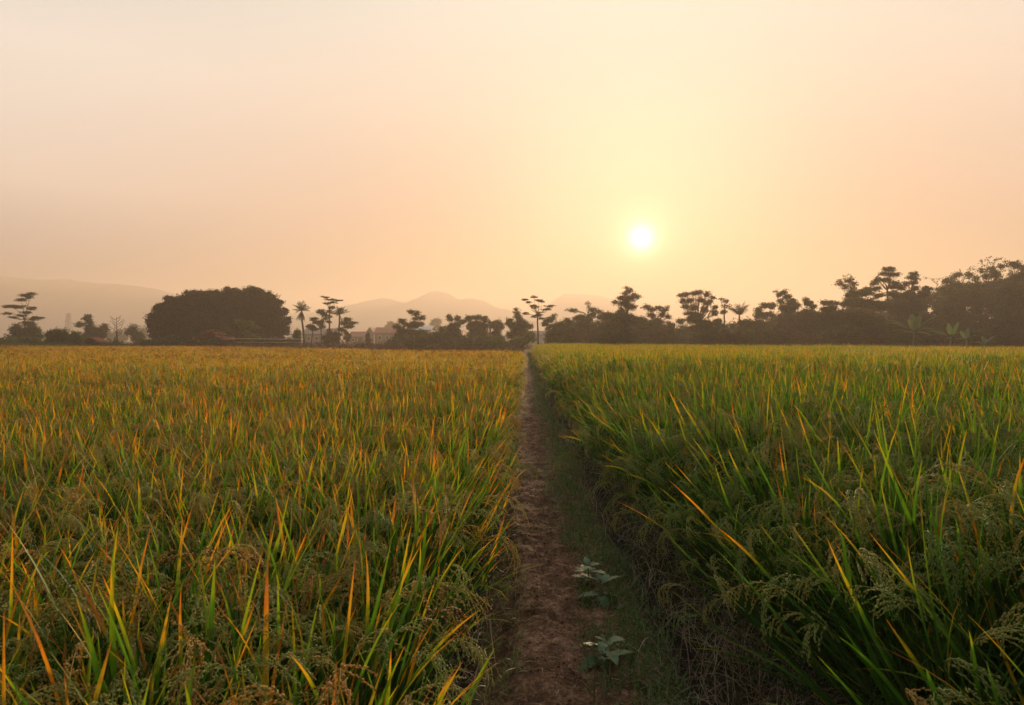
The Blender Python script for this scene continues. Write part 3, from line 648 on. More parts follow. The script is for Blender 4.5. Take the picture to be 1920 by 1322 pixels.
def banana(label, d, base, leaves, group=None, seed=9):
    """leaves: (tip px x, tip px y, width px)"""
    rg = np.random.default_rng(seed); m = d / FPX; o3 = px(base, HORIZON, d); o3.z = GZ - 0.02; t = thing('banana_plant', label, 'banana plant', o3, group)
    zs = 0.55 * max((HORIZON - ty) * m + CAMH for tx, ty, w in leaves); g = G()
    tube(g, arc((0, 0, -.05), (0.05, 0, zs), 6), np.linspace(.16, .07, 6), 8); obj('stem', g.mesh('banana_stem', F_BANANA), t)
    for tx, ty, w in leaves:
        g = G(); A = np.array([0.05, 0, zs * .95]); T = np.array([(tx - base) * m, rg.normal(0, .5), (HORIZON - ty) * m + CAMH - o3.z])
        mid = (A + T) / 2 + np.array([0, 0, 0.28 * abs(T[0] - A[0]) + .12]); n = 12; ts = np.linspace(0, 1, n + 1)[:, None]
        P = (1 - ts) ** 2 * A + 2 * ts * (1 - ts) * mid + ts ** 2 * T; D = np.gradient(P, axis=0); D /= np.linalg.norm(D, axis=1)[:, None]
        S = np.cross(D, [0, 1, 0.25] if abs(T[0] - A[0]) < .6 * abs(T[2] - A[2]) else [0, .35, 1]); S /= np.linalg.norm(S, axis=1)[:, None]
        hw = w * m * .5 * np.sin(math.pi * np.clip((ts - .18) / .82, 0, 1) ** .8) ** .6 * (1 + rg.uniform(-.22, .08, (n + 1, 1))) + .015
        V = np.stack([P - S * hw + [0, 0, -.1] * hw, P, P + S * hw + [0, 0, -.1] * hw], 1).reshape(-1, 3); b = np.arange(n) * 3
        g.add(V, np.concatenate([np.stack([b, b + 1, b + 4, b + 3], 1), np.stack([b + 1, b + 2, b + 5, b + 4], 1)]), None, 1, rg.uniform())
        obj('leaf', g.mesh('banana_leaf', F_BANANA), t)
def bamboo(label, d, base, lobes, dens=1.2, mat_=None, wisps=(), group=None):
    rg = np.random.default_rng(hash_(label) % 99991); m = d / FPX; o3 = px(base, HORIZON, d); o3.z = GZ - 0.02
    t = thing('bamboo_clump', label, 'bamboo', o3, group); g = G()
    for x, y, rx, ry in lobes:
        C = np.array([(x - base) * m, rg.normal(0, .8), (HORIZON - y) * m + CAMH - o3.z])
        leaf_cloud(g, C, np.array([rx * m, rx * m * .7, ry * m]), int(math.pi * rx * ry * dens / 7) + 3, 7, 3.0 * m, rg, 0, 2.4 * m, 1.5 * m)
    for x, y in [(l[0], l[1]) for l in lobes] + list(wisps):
        T = np.array([(x - base) * m, rg.normal(0, .8), (HORIZON - y) * m + CAMH - o3.z]); A = np.array([rg.normal(0, .8), rg.normal(0, .6), -.05])
        mid = np.array([A[0] * .6 + T[0] * .4, A[1], T[2] * 1.02]); ts = np.linspace(0, 1, 9)[:, None]
        P = (1 - ts) ** 2 * A + 2 * ts * (1 - ts) * mid + ts ** 2 * T; c = G(); tube(c, P, np.linspace(.05, .012, 9), 5); obj('culm', c.mesh('culm', MAT_BARK), t)
        for q in range(3): leaf_cloud(g, P[-1 - q] + rg.normal(0, .2, 3), np.array([3, 3, 2]) * m, 3, 6, 2.6 * m, rg, 0, 2.0 * m, 1.5 * m)
    obj('crown', g.mesh('crown', mat_ or F_DARK, smooth=False), t)

# --- left side, from the left edge inwards
tree('tiered_tree', 'dark tree with flat tiered branches at the left edge', 120, 46, [(53, 555, 17, 5), (60, 550, 5, 3), (43, 563, 12, 4), (28, 575, 25, 4), (60, 578, 12, 3.5), (48, 586, 11, 4), (12, 588, 11, 2.5), (40, 592, 12, 3), (26, 595, 8, 2), (68, 597, 17, 5), (52, 606, 16, 5)], dens=2.0, flat=.6, fork=.75)
tree('round_tree', 'low dark tree under the tiered tree at the left edge', 118, 42, [(30, 618, 17, 10), (55, 617, 18, 12), (72, 623, 12, 9), (45, 630, 34, 10)], F_MID, fork=.5)
for k, (x, y, rx, ry, lab) in enumerate([(92, 627, 10, 12, 'leafy green shrub right beside the tiered tree'), (105, 621, 7, 14, 'thin upright shrub left of the lattice tower'), (122, 628, 13, 13, 'green shrub below the lattice tower'), (141, 628, 10, 11, 'pale green shrub left of the red-roofed shelter')]):
    tree('shrub', lab, 96 + k, x, [(x, y, rx, ry), (x + 4, y + 6, rx, ry * .7)], F_PALE if k > 1 else F_MID, dens=1.2, cat='shrub', group='shrubs at the far left of the field')
tree('lumpy_tree', 'dark tree with separate rounded crown lumps behind the red-roofed shelter', 135, 172, [(164, 595, 7, 5), (167, 604, 7, 7), (149, 607, 9, 6), (168, 620, 15, 14), (194, 612, 8, 6), (200, 617, 4, 4), (188, 624, 12, 13), (170, 632, 25, 8)], dens=1.9)
tree('round_tree', 'small dark round tree between the bare tree and the huge tree', 140, 247, [(247, 618, 12, 7), (240, 622, 6, 5), (256, 627, 16, 10)])
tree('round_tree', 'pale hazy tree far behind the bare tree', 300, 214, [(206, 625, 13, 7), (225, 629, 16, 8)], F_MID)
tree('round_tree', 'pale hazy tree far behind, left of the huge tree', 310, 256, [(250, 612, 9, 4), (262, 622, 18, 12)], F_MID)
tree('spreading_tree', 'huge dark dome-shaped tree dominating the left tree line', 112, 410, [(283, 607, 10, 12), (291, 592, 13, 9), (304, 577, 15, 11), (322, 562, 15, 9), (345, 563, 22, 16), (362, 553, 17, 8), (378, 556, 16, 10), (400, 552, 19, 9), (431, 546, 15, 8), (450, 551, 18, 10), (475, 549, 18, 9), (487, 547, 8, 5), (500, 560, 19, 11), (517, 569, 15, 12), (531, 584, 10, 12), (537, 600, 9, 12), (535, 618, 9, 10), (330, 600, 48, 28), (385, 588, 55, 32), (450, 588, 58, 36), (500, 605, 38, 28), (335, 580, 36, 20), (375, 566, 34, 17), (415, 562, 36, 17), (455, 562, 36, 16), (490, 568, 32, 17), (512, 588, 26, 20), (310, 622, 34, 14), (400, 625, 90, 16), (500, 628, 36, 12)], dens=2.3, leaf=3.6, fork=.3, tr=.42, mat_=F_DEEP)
tree('round_tree', 'bright green small tree in front of the huge dark tree', 98, 464, [(449, 604, 14, 5), (468, 606, 9, 4), (459, 613, 14, 6), (476, 615, 12, 4), (456, 622, 9, 6), (473, 628, 15, 5)], F_PALE, dens=1.6, flat=.3)
tree('shrub', 'grey-green leafless-looking shrub left of the bright green tree', 100, 425, [(420, 610, 12, 9), (428, 622, 14, 12)], F_BROWN, dens=.5, cat='shrub', twigs=6)
tree('shrub', 'round dark bush at the foot of the coconut palm', 105, 556, [(556, 623, 8, 7), (557, 630, 9, 6)], dens=2.0, cat='shrub')
palm('coconut_palm', 'lone coconut palm with brown dead fronds hanging around its trunk', 110, 571, (566, 583), 20, 17, 12, seed=5, el0=.15)
tree('slender_tree', 'small slender tree with two flat leaf tiers right of the lone palm', 112, 584, [(588, 598, 7, 4), (592, 605, 5, 4), (583, 613, 12, 3.5), (590, 617, 8, 3)], dens=1.8, flat=.4, fork=.8)
tree('slender_tree', 'slender tree with a drooping top between the palm and the umbrella tree', 113, 601, [(604, 585, 8, 3.5), (609, 590, 6, 4), (611, 597, 4, 4), (600, 606, 7, 7), (604, 612, 5, 4)], dens=1.8, fork=.85)
tree('umbrella_tree', 'tall thin tree with flat umbrella tiers, the highest of the middle left group', 116, 617, [(606, 556, 4, 1.6), (614, 558, 5, 2), (620, 562, 11, 2.2), (634, 563, 11, 1.8), (613, 569, 11, 1.8), (626, 567, 9, 1.8), (622, 577, 8, 3), (616, 584, 5, 5), (618, 594, 4, 6), (616, 604, 5, 4)], dens=2.1, flat=.7, fork=.9, spray=2.0)
palm('fan_palm', 'bushy palm beside the umbrella tree, its trunk mostly hidden', 114, 634, (637, 590), 19, 20, 4, seed=6)
tree('slender_tree', 'leafy tree with stepped branches right of the bushy palm', 112, 641, [(650, 599, 10, 5), (660, 605, 9, 4), (645, 606, 8, 6), (655, 613, 11, 4), (640, 617, 8, 6)], dens=1.6, flat=.3, fork=.7)
tree('shrub', 'dark bush at the foot of the umbrella tree', 108, 622, [(620, 625, 10, 8), (632, 630, 12, 7), (612, 631, 8, 5)], dens=1.7, cat='shrub')
tree('lollipop_bush', 'egg-shaped clipped bush left of the red roofs', 120, 652, [(652, 627, 6.5, 7.5)], dens=3.0, spray=1.2, cat='shrub')
tree('lollipop_bush', 'small egg-shaped clipped bush in front of the pointed roof', 122, 689, [(689, 632, 5, 6)], dens=3.0, spray=1.2, cat='shrub')
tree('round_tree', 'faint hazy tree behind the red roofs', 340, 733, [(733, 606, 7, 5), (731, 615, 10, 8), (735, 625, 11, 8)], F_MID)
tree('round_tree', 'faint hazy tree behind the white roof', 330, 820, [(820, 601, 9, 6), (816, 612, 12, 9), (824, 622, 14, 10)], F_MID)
tree('round_tree', 'tree with loose leafy tiers left of the white roof', 110, 768, [(771, 585, 6, 4), (780, 588, 9, 4), (792, 595, 5, 6), (781, 597, 7, 3), (755, 603, 12, 5), (747, 612, 9, 7), (775, 609, 18, 4), (789, 608, 8, 3), (765, 624, 26, 13)], F_DARK, dens=1.3, fork=.6)
tree('shrub', 'green shrubs massed between the loose tree and the spiky tree', 106, 808, [(790, 627, 16, 10), (808, 630, 18, 10), (825, 626, 14, 12)], F_MID, dens=1.2, cat='shrub')
tree('spiky_tree', 'tree with two upright leafy spikes left of the round crowned tree', 112, 850, [(841, 594, 4, 5), (845, 598, 6, 5), (859, 597, 7, 5), (866, 603, 7, 5), (850, 610, 15, 9), (846, 625, 24, 13)], dens=1.5)
tree('round_tree', 'broad round-topped tree at the centre left of the footpath end', 116, 893, [(878, 597, 9, 6), (892, 596, 9, 5), (906, 599, 9, 7), (895, 609, 22, 13), (893, 625, 26, 14)], dens=1.6)
palm('feather_palm', 'small palm squeezed between two round trees left of the path end', 120, 919, (919, 607), 11, 13, 0, seed=8)
tree('round_tree', 'rounded tree above the little gabled house', 124, 934, [(934, 604, 9, 7), (928, 612, 11, 8), (939, 614, 8, 8), (930, 626, 15, 9)], dens=1.6)
tree('pointed_tree', 'cone-topped tree just left of the footpath end', 112, 972, [(968, 580, 3, 4), (969, 586, 5, 4), (970, 593, 8, 5), (957, 601, 8, 4), (975, 601, 11, 5), (955, 608, 10, 5), (984, 607, 10, 5), (994, 612, 7, 5), (970, 612, 20, 8), (972, 624, 24, 12), (995, 624, 9, 7)], F_MID, dens=1.5)
tree('shrub', 'pale green shrub at the end of the footpath', 92, 985, [(975, 634, 12, 6), (990, 633, 10, 7), (935, 635, 14, 5)], F_PALE, dens=1.1, cat='shrub')
tree('umbrella_tree', 'slim tree with flat spreading tiers right at the footpath end', 108, 1008, [(1001, 557, 6, 3), (1009, 563, 8, 3), (985, 562, 8, 2), (992, 566, 5, 2), (1000, 573, 7, 2.5), (1017, 566, 6, 2), (1031, 574, 10, 2), (1024, 580, 10, 2.5), (1004, 577, 7, 2.5), (1036, 573, 4, 1.5), (985, 588, 7, 3), (1009, 591, 9, 3.5), (1015, 597, 6, 2), (1000, 594, 5, 2)], dens=2.2, flat=.7, fork=.85, spray=2.0, tr=.16)
tree('slender_tree', 'small leafy tree right of the slim umbrella tree', 106, 1031, [(1040, 591, 4, 2.5), (1035, 597, 8, 4), (1028, 601, 8, 3.5), (1024, 607, 9, 3), (1036, 612, 7, 4), (1028, 616, 6, 4)], dens=1.5, fork=.7)
# --- right tree line
tree('round_tree', 'dark rounded tree opening the right tree line', 104, 1062, [(1050, 615, 12, 14), (1066, 605, 12, 9), (1060, 622, 26, 16)], dens=1.6)
tree('round_tree', 'dark tree with a wispy twig top, second in the right tree line', 106, 1096, [(1086, 596, 12, 9), (1103, 597, 12, 9), (1112, 590, 7, 6), (1094, 615, 28, 18)], dens=1.5)
tree('wispy_tree', 'thin twiggy tree sticking out above the start of the right tree line', 112, 1104, [(1102, 569, 4, 3), (1105, 577, 4, 4), (1112, 581, 8, 4), (1075, 583, 8, 3), (1064, 581, 4, 2), (1122, 585, 7, 4)], F_BROWN, dens=.9, fork=.85, twigs=3)
tree('tall_tree', 'tall pointed tree standing highest under the sun', 108, 1174, [(1175, 540, 4, 3), (1181, 545, 7, 5), (1188, 553, 7, 5), (1170, 550, 6, 4), (1164, 558, 7, 4), (1178, 560, 12, 6), (1194, 557, 5, 4), (1153, 567, 7, 4), (1170, 570, 14, 6), (1184, 577, 13, 7), (1165, 584, 14, 8)], F_BROWN, dens=1.15, fork=.7, twigs=2)
tree('round_tree', 'dense dark tree at the foot of the tall pointed tree', 103, 1150, [(1135, 592, 16, 10), (1160, 595, 20, 11), (1180, 600, 18, 14), (1150, 616, 42, 18)], dens=1.5)
tree('round_tree', 'grey-leaved bushy tree low in front of the tall pointed tree', 97, 1140, [(1128, 612, 14, 10), (1145, 608, 14, 10), (1140, 625, 26, 13)], F_MID, dens=1.1)
tree('open_tree', 'loose tree with open sunlit crown right of the tall pointed tree', 106, 1232, [(1212, 576, 8, 4), (1222, 581, 8, 5), (1236, 576, 7, 5), (1246, 582, 8, 5), (1252, 594, 6, 5), (1240, 591, 9, 6), (1224, 592, 10, 6), (1230, 604, 16, 8), (1252, 575, 2.5, 2)], F_BROWN, dens=1.1, fork=.6, twigs=2)
tree('round_tree', 'low dark tree between the loose tree and the round open tree', 102, 1226, [(1205, 600, 14, 10), (1222, 618, 30, 16), (1255, 612, 12, 10), (1265, 622, 16, 12)], dens=1.4)
tree('open_tree', 'round open-crowned tree with many upright branches showing', 110, 1306, [(1274, 554, 7, 4), (1287, 552, 8, 4), (1300, 550, 8, 4), (1312, 549, 9, 4), (1326, 552, 8, 5), (1335, 559, 5, 5), (1280, 563, 8, 5), (1295, 564, 9, 5), (1312, 563, 10, 6), (1328, 568, 9, 6), (1338, 577, 6, 6), (1285, 576, 8, 6), (1303, 577, 9, 6), (1320, 580, 10, 7), (1340, 588, 8, 7), (1290, 588, 8, 5), (1310, 592, 12, 5)], F_BROWN, dens=1.0, fork=.5, twigs=3, tr=.28)
tree('round_tree', 'dark bushy tree at the foot of the round open tree', 103, 1300, [(1278, 602, 8, 7), (1296, 602, 14, 9), (1320, 606, 16, 10), (1345, 604, 14, 9), (1310, 622, 48, 16)], dens=1.5)
tree('wispy_tree', 'thin sparse tree left of the palm on the right', 109, 1357, [(1351, 560, 4, 2), (1360, 565, 5, 3), (1357, 574, 4, 3), (1364, 574, 4, 3), (1356, 586, 6, 4)], F_BROWN, dens=.8, fork=.85, twigs=2)
palm('feather_palm', 'palm with upright fronds rising from the right tree line', 108, 1386, (1386, 592), 27, 22, 0, seed=12, el0=.55)
tree('round_tree', 'tree with a leaning leafy top right of the upright palm', 106, 1436, [(1420, 581, 9, 6), (1432, 573, 11, 6), (1446, 574, 9, 7), (1424, 590, 14, 7), (1440, 590, 14, 9), (1415, 612, 34, 18)], dens=1.4)
tree('tall_tree', 'tree with a small ragged topknot in the right tree line', 104, 1476, [(1453, 546, 3, 2), (1461, 552, 6, 5), (1469, 549, 5, 5), (1474, 558, 9, 6), (1463, 565, 7, 6), (1480, 566, 13, 9), (1492, 575, 11, 8), (1476, 582, 18, 10), (1475, 605, 34, 22)], dens=1.4, fork=.5)
tree('round_tree', 'rounded dark tree right of the topknot tree', 103, 1515, [(1509, 563, 6, 5), (1514, 570, 10, 7), (1522, 576, 8, 6), (1512, 588, 16, 11), (1515, 612, 32, 20)], dens=1.5)
tree('round_tree', 'rounded dark tree left of the bamboo tops', 101, 1553, [(1546, 567, 9, 6), (1560, 569, 11, 6), (1556, 580, 18, 9), (1552, 602, 28, 22)], dens=1.5)
bamboo('feathery bamboo clump with a rounded grey top, left of the tallest tree', 112, 1596, [(1577, 529, 9, 6), (1588, 526, 10, 6), (1598, 532, 9, 6), (1582, 537, 11, 6), (1597, 543, 10, 7), (1615, 545, 9, 6), (1625, 541, 8, 6), (1610, 560, 20, 12), (1605, 590, 26, 24)], 1.1, F_BROWN, wisps=[(1583, 518), (1592, 517), (1640, 528)])
tree('tall_tree', 'tallest tree of the right tree line with star-shaped leaf tufts', 104, 1663, [(1662, 506, 9, 4), (1672, 504, 6, 3), (1655, 513, 8, 4), (1668, 514, 9, 4), (1680, 515, 7, 3.5), (1646, 524, 9, 3.5), (1660, 526, 8, 4), (1638, 531, 8, 3.5), (1678, 530, 9, 4.5), (1685, 538, 9, 4), (1642, 541, 9, 4), (1672, 538, 7, 3)], dens=1.2, fork=.85, twigs=2, tr=.16)
tree('tall_tree', 'slightly shorter star-tufted tree right beside the tallest tree', 105, 1706, [(1712, 514, 8, 4), (1706, 520, 8, 4), (1716, 523, 8, 4), (1712, 530, 7, 3), (1698, 533, 8, 4), (1690, 541, 7, 3.5), (1715, 540, 9, 4)], dens=1.15, fork=.85, twigs=2, tr=.13)
tree('broad_tree', 'broad mid-green tree with drooping leaves below the tallest tree', 96, 1622, [(1600, 552, 18, 7), (1625, 549, 16, 8), (1645, 556, 14, 8), (1590, 568, 16, 9), (1615, 570, 24, 12), (1645, 574, 20, 12), (1580, 592, 20, 12), (1612, 598, 34, 16), (1640, 604, 26, 16), (1608, 624, 40, 15)], F_MID, dens=1.4, flat=.25)
tree('round_tree', 'dark tree filling the gap behind the star-tufted trees', 108, 1685, [(1672, 552, 14, 8), (1700, 554, 20, 9), (1728, 550, 16, 8), (1740, 541, 10, 5), (1690, 575, 36, 20), (1700, 608, 48, 26)], dens=1.4)
bamboo('big hazy bamboo thicket with arching tops right of the star-tufted trees', 118, 1790, [(1766, 527, 8, 5), (1778, 523, 10, 5), (1790, 517, 8, 5), (1803, 511, 9, 6), (1815, 514, 9, 6), (1822, 521, 8, 6), (1790, 533, 26, 11), (1762, 543, 24, 10), (1780, 565, 42, 22), (1820, 550, 30, 22), (1790, 605, 50, 32)], 1.25, F_MID, wisps=[(1762, 522), (1738, 520), (1829, 506), (1824, 500)])
bamboo('tall narrow bamboo plume near the right edge', 114, 1850, [(1842, 507, 7, 5), (1853, 503, 9, 6), (1861, 509, 7, 7), (1852, 516, 11, 7), (1846, 530, 14, 10), (1856, 560, 24, 24)], 1.5, F_MID, wisps=[(1854, 484), (1846, 485), (1866, 484), (1873, 486)])
bamboo('massive dark bamboo clump at the right edge', 106, 1905, [(1882, 498, 8, 6), (1895, 495, 11, 6), (1908, 498, 10, 6), (1920, 503, 12, 8), (1888, 512, 14, 10), (1910, 518, 22, 14), (1940, 520, 24, 20), (1890, 545, 26, 22), (1925, 560, 40, 30), (1900, 605, 50, 34), (1960, 590, 40, 44)], 1.6, F_DARK, wisps=[(1903, 490), (1912, 490), (1880, 490)])
for k, x in enumerate(range(1050, 1960, 46)):
    yy = 622 + (k * 7) % 9; tree('shrub', 'dark undergrowth bush at the foot of the right tree line', 92 + (k * 5) % 7, x, [(x - 10, yy + 4, 20, 13), (x + 14, yy + 6, 20, 12), (x, yy + 12, 30, 10)], (F_DARK, F_MID, F_BROWN)[(k * 2) % 3], dens=1.0, cat='shrub', group='undergrowth bushes along the right tree line', seed=900 + k)
banana('banana plant with a big upright leaf, largest of the banana clump', 84, 1712, [(1658, 606, 9), (1664, 600, 8), (1712, 588, 20), (1724, 590, 14), (1758, 592, 10), (1752, 618, 9), (1668, 634, 8), (1690, 600, 8), (1745, 630, 8), (1640, 636, 7)], 'banana plants before the right trees', 21)
banana('banana plant in the middle of the banana clump', 83, 1782, [(1790, 604, 9), (1800, 622, 8), (1748, 622, 8), (1755, 627, 7), (1772, 606, 10), (1768, 640, 7)], 'banana plants before the right trees', 22)
banana('banana plant with a folded bright leaf right of the clump', 82, 1812, [(1818, 614, 9), (1830, 628, 7), (1806, 620, 8), (1780, 640, 7)], 'banana plants before the right trees', 23)
banana('low banana plant with two long leaves reaching right', 80, 1846, [(1878, 629, 8), (1858, 636, 7), (1822, 643, 6), (1834, 630, 6)], 'banana plants before the right trees', 24)
banana('small banana plant at the left foot of the huge dark tree', 108, 297, [(296, 626, 7), (312, 634, 5), (284, 636, 5), (305, 630, 5)], None, 25)
banana('small banana plant below the bare tree', 104, 212, [(205, 634, 5), (220, 636, 5), (210, 630, 5)], None, 26)
# --- dense wood behind the right tree line and low thicket closing the gaps on the left
def thicket(name, label, d, prof, mat_, step=14, dens=1.5, seed=77):
    rg = np.random.default_rng(seed); g = G(); m = d / FPX; P = np.array(prof, float)
    for x in np.arange(P[0, 0], P[-1, 0], step):
        top = np.interp(x, P[:, 0], P[:, 1]) + rg.normal(0, 2.5); y = top
        while y < 652:
            ry = rg.uniform(9, 14); c = px(x + rg.normal(0, 4), y + ry, d + rg.normal(0, 1.5)); rx = rg.uniform(11, 17)
            leaf_cloud(g, np.array(c), np.array([rx, rx * .8, ry]) * m, int(math.pi * rx * ry * dens / 7), 7, 3.4 * m, rg, 0, 2.8 * m); y += ry * 1.25
    tag(obj(name, g.mesh(name, mat_, smooth=False)), label, 'thicket', kind='stuff')
thicket('woods', 'dense dark wood closing the background behind the right trees', 126, [(1040, 606), (1100, 600), (1180, 592), (1260, 612), (1330, 604), (1400, 602), (1480, 584), (1560, 582), (1640, 560), (1720, 552), (1800, 535), (1900, 515), (1990, 505)], F_DARK)
thicket('undergrowth', 'low dark thicket under the trees left of the footpath end', 104, [(735, 633), (790, 630), (850, 627), (930, 630), (985, 634)], F_MID, seed=78)
thicket('undergrowth', 'low dark thicket under the huge tree on the left', 104, [(268, 634), (330, 628), (430, 628), (530, 632), (552, 637)], F_DARK, seed=79)
thicket('undergrowth', 'low green thicket at the far left below the tiered tree', 104, [(-40, 634), (60, 632), (140, 634), (210, 637), (270, 636)], F_MID, seed=80)
# --- bare dead tree
def bare_tree(label, d, base, top):
    rg = np.random.default_rng(44); m = d / FPX; o3 = px(base, HORIZON, d); o3.z = GZ - .02; t = thing('bare_tree', label, 'tree', o3); g = G()
    Ht = (HORIZON - top) * m + CAMH - o3.z; tube(g, arc((0, 0, -.1), (-.08, 0, Ht * .97), 8, 0, .05, rg), np.linspace(.11, .02, 8), 6); obj('trunk', g.mesh('trunk', MAT_BARK), t)
    for k in range(13):
        u = .42 + .5 * k / 12; s = -1 if k % 2 else 1; A = np.array([-.08 * u, 0, Ht * u * .97]); ln = (1.35 - u) * Ht * .36 * rg.uniform(.7, 1.25)
        B = A + np.array([s * ln * .72, rg.normal(0, .5), ln * .75]); b = G(); tube(b, arc(A, B, 6, -.12 * ln, .05, rg), np.linspace(.045, .012, 6), 5)
        for q in range(4):
            w = .35 + .16 * q; C = A + (B - A) * w; C[2] -= .12 * ln * math.sin(math.pi * w); tube(b, arc(C, C + np.array([s * rg.uniform(-.1, .35), rg.normal(0, .2), rg.uniform(.2, .5)]) * ln * .6, 3), [.02, .014, .008], 4)
        obj('limb', b.mesh('limb', MAT_BARK), t)
bare_tree('bare leafless tree with pale forked twigs left of the huge tree', 104, 220, 591)
# --- low plants along the far end of the left field
rg = np.random.default_rng(81); g = G()
for q in range(5200):
    x = rg.uniform(-30, 170) if q % 3 else rg.uniform(150, 360); d = rg.uniform(84, 95); p = px(x, HORIZON, d); h = (1.35 if x < 140 else .95) * rg.uniform(.6, 1.15) + GZ + .3
    blade(g, (p.x, p.y, GZ), rg.uniform(0, 6.28), rg.uniform(.9, 1.5), h, .09, rg.uniform(.3, 1.6), rg.uniform(), 3, 0)
tag(obj('reeds', g.mesh('reeds', F_PALE)), 'pale green reeds and tall grass beyond the far left of the field', 'reeds', kind='stuff')
g = G()
for q in range(900):
    x = rg.uniform(425, 760); d = rg.uniform(78, 84); p = px(x, HORIZON, d); h = rg.uniform(.7, 1.6)
    tube(g, [(p.x, p.y, GZ), (p.x + rg.normal(0, .05), p.y, GZ + h * .5), (p.x + rg.normal(0, .12), p.y, GZ + h)], [.014, .012, .006], 3)
    if x > 560 and q % 2: leaf_cloud(g, np.array([p.x, p.y, GZ + h * .75]), np.array([.12, .12, .3]), 4, 4, .13, rg, 0, .09)
tag(obj('dry_stalks', g.mesh('dry_stalks', MAT_TWIG, smooth=False)), 'row of reddish dry stalks at the far edge of the left field', 'dry stalks', kind='stuff')
f = thing('rail_fence', 'pale bamboo rail fence with thin stakes right of the ruined tile hut', 'fence', px(498, HORIZON, 86) - Vector((0, 0, CAMH - GZ)))
o3 = f.location; g = G(); a, b = px(438, 634.5, 86) - o3, px(562, 636, 88) - o3; tube(g, arc(a, b, 9, -.05, .015, rg), .055, 6); obj('rail', g.mesh('rail', MAT_BAMBOO), f)
g = G(); tube(g, arc(a - Vector((0, 0, .45)), b - Vector((0, 0, .4)), 9, -.03, .015, rg), .03, 6); obj('rail', g.mesh('rail', MAT_BAMBOO), f)
for k in range(34):
    u = (k + rg.uniform(-.3, .3)) / 33; p = a + (b - a) * u; g = G(); tube(g, [(p.x, p.y + .05, CAMH * 0 + 0.0), (p.x + rg.normal(0, .03), p.y + .05, p.z + rg.uniform(-.1, .45))], [.018, .012], 5); obj('stake', g.mesh('stake', MAT_TWIG), f)
# --- huts and houses
def ruined_hut():
    d = 85; m = d / FPX; o3 = px(405, HORIZON, d); o3.z = GZ; rg = np.random.default_rng(91)
    t = thing('ruined_hut', 'ruined hut with a sagging heap of dark red roof tiles', 'hut', o3)
    zr = (HORIZON - 619) * m + CAMH - GZ; ze = (HORIZON - 636) * m + CAMH - GZ; xl, xr, xt = -33 * m, 33 * m, -6 * m
    for s, xe in ((-1, xl), (1, xr)):
        g = G(); nr = 9
        for r_ in range(nr):
            for c_ in range(12):
                u = (r_ + .5) / nr; x = xt + (xe - xt) * u + rg.normal(0, .04); y = -1.6 + 3.2 * c_ / 11 + rg.normal(0, .04); z = zr + (ze - zr) * u - .22 * math.sin(math.pi * u) * rg.uniform(.6, 1.4) + rg.normal(0, .05)
                sl = math.atan2(ze - zr, abs(xe - xt)); hx = .17; dx, dz = s * math.cos(sl) * hx, math.sin(sl) * hx; w = .14; k = rg.normal(0, .06)
                V = [(x - dx, y - w, z - dz + k), (x + dx, y - w, z + dz + k), (x + dx, y + w, z + dz - k), (x - dx, y + w, z - dz - k)]; V += [(a_, b_, c2 + .03) for a_, b_, c2 in V]
                if rg.uniform() > .06: g.add(V, [(3,2,1,0),(4,5,6,7),(0,1,5,4),(1,2,6,5),(2,3,7,6),(3,0,4,7)], None, 0, rg.uniform())
        obj('roof_slope', g.mesh('roof_slope', MAT_TILE, smooth=False), t)
    for x in (xl * .8, xr * .8, 0):
        for y in (-1.2, 1.2): g = G(); tube(g, [(x, y, 0), (x + .05, y, (zr if x == 0 else ze) - .05)], .05, 6); obj('post', g.mesh('post', MAT_BARK), t)
    for k in range(7): y = -1.5 + .5 * k; g = G(); tube(g, [(xl, y, ze - .1), (xt, y, zr - .08), (xr, y, ze - .1)], .035, 5); obj('rafter', g.mesh('rafter', MAT_BARK), t)
    g = G()
    for k in range(60): x, z = rg.uniform(-5, 28) * m, rg.uniform(0.1, .9); y = rg.uniform(-1.3, .6); s = rg.uniform(.06, .16); box(g, (x - s, y - s, z - s * .4), (x + s, y + s, z + s * .4), rg.uniform())
    tag(obj('rubble', g.mesh('rubble', MAT_TILE, smooth=False), t), kind='stuff')
ruined_hut()
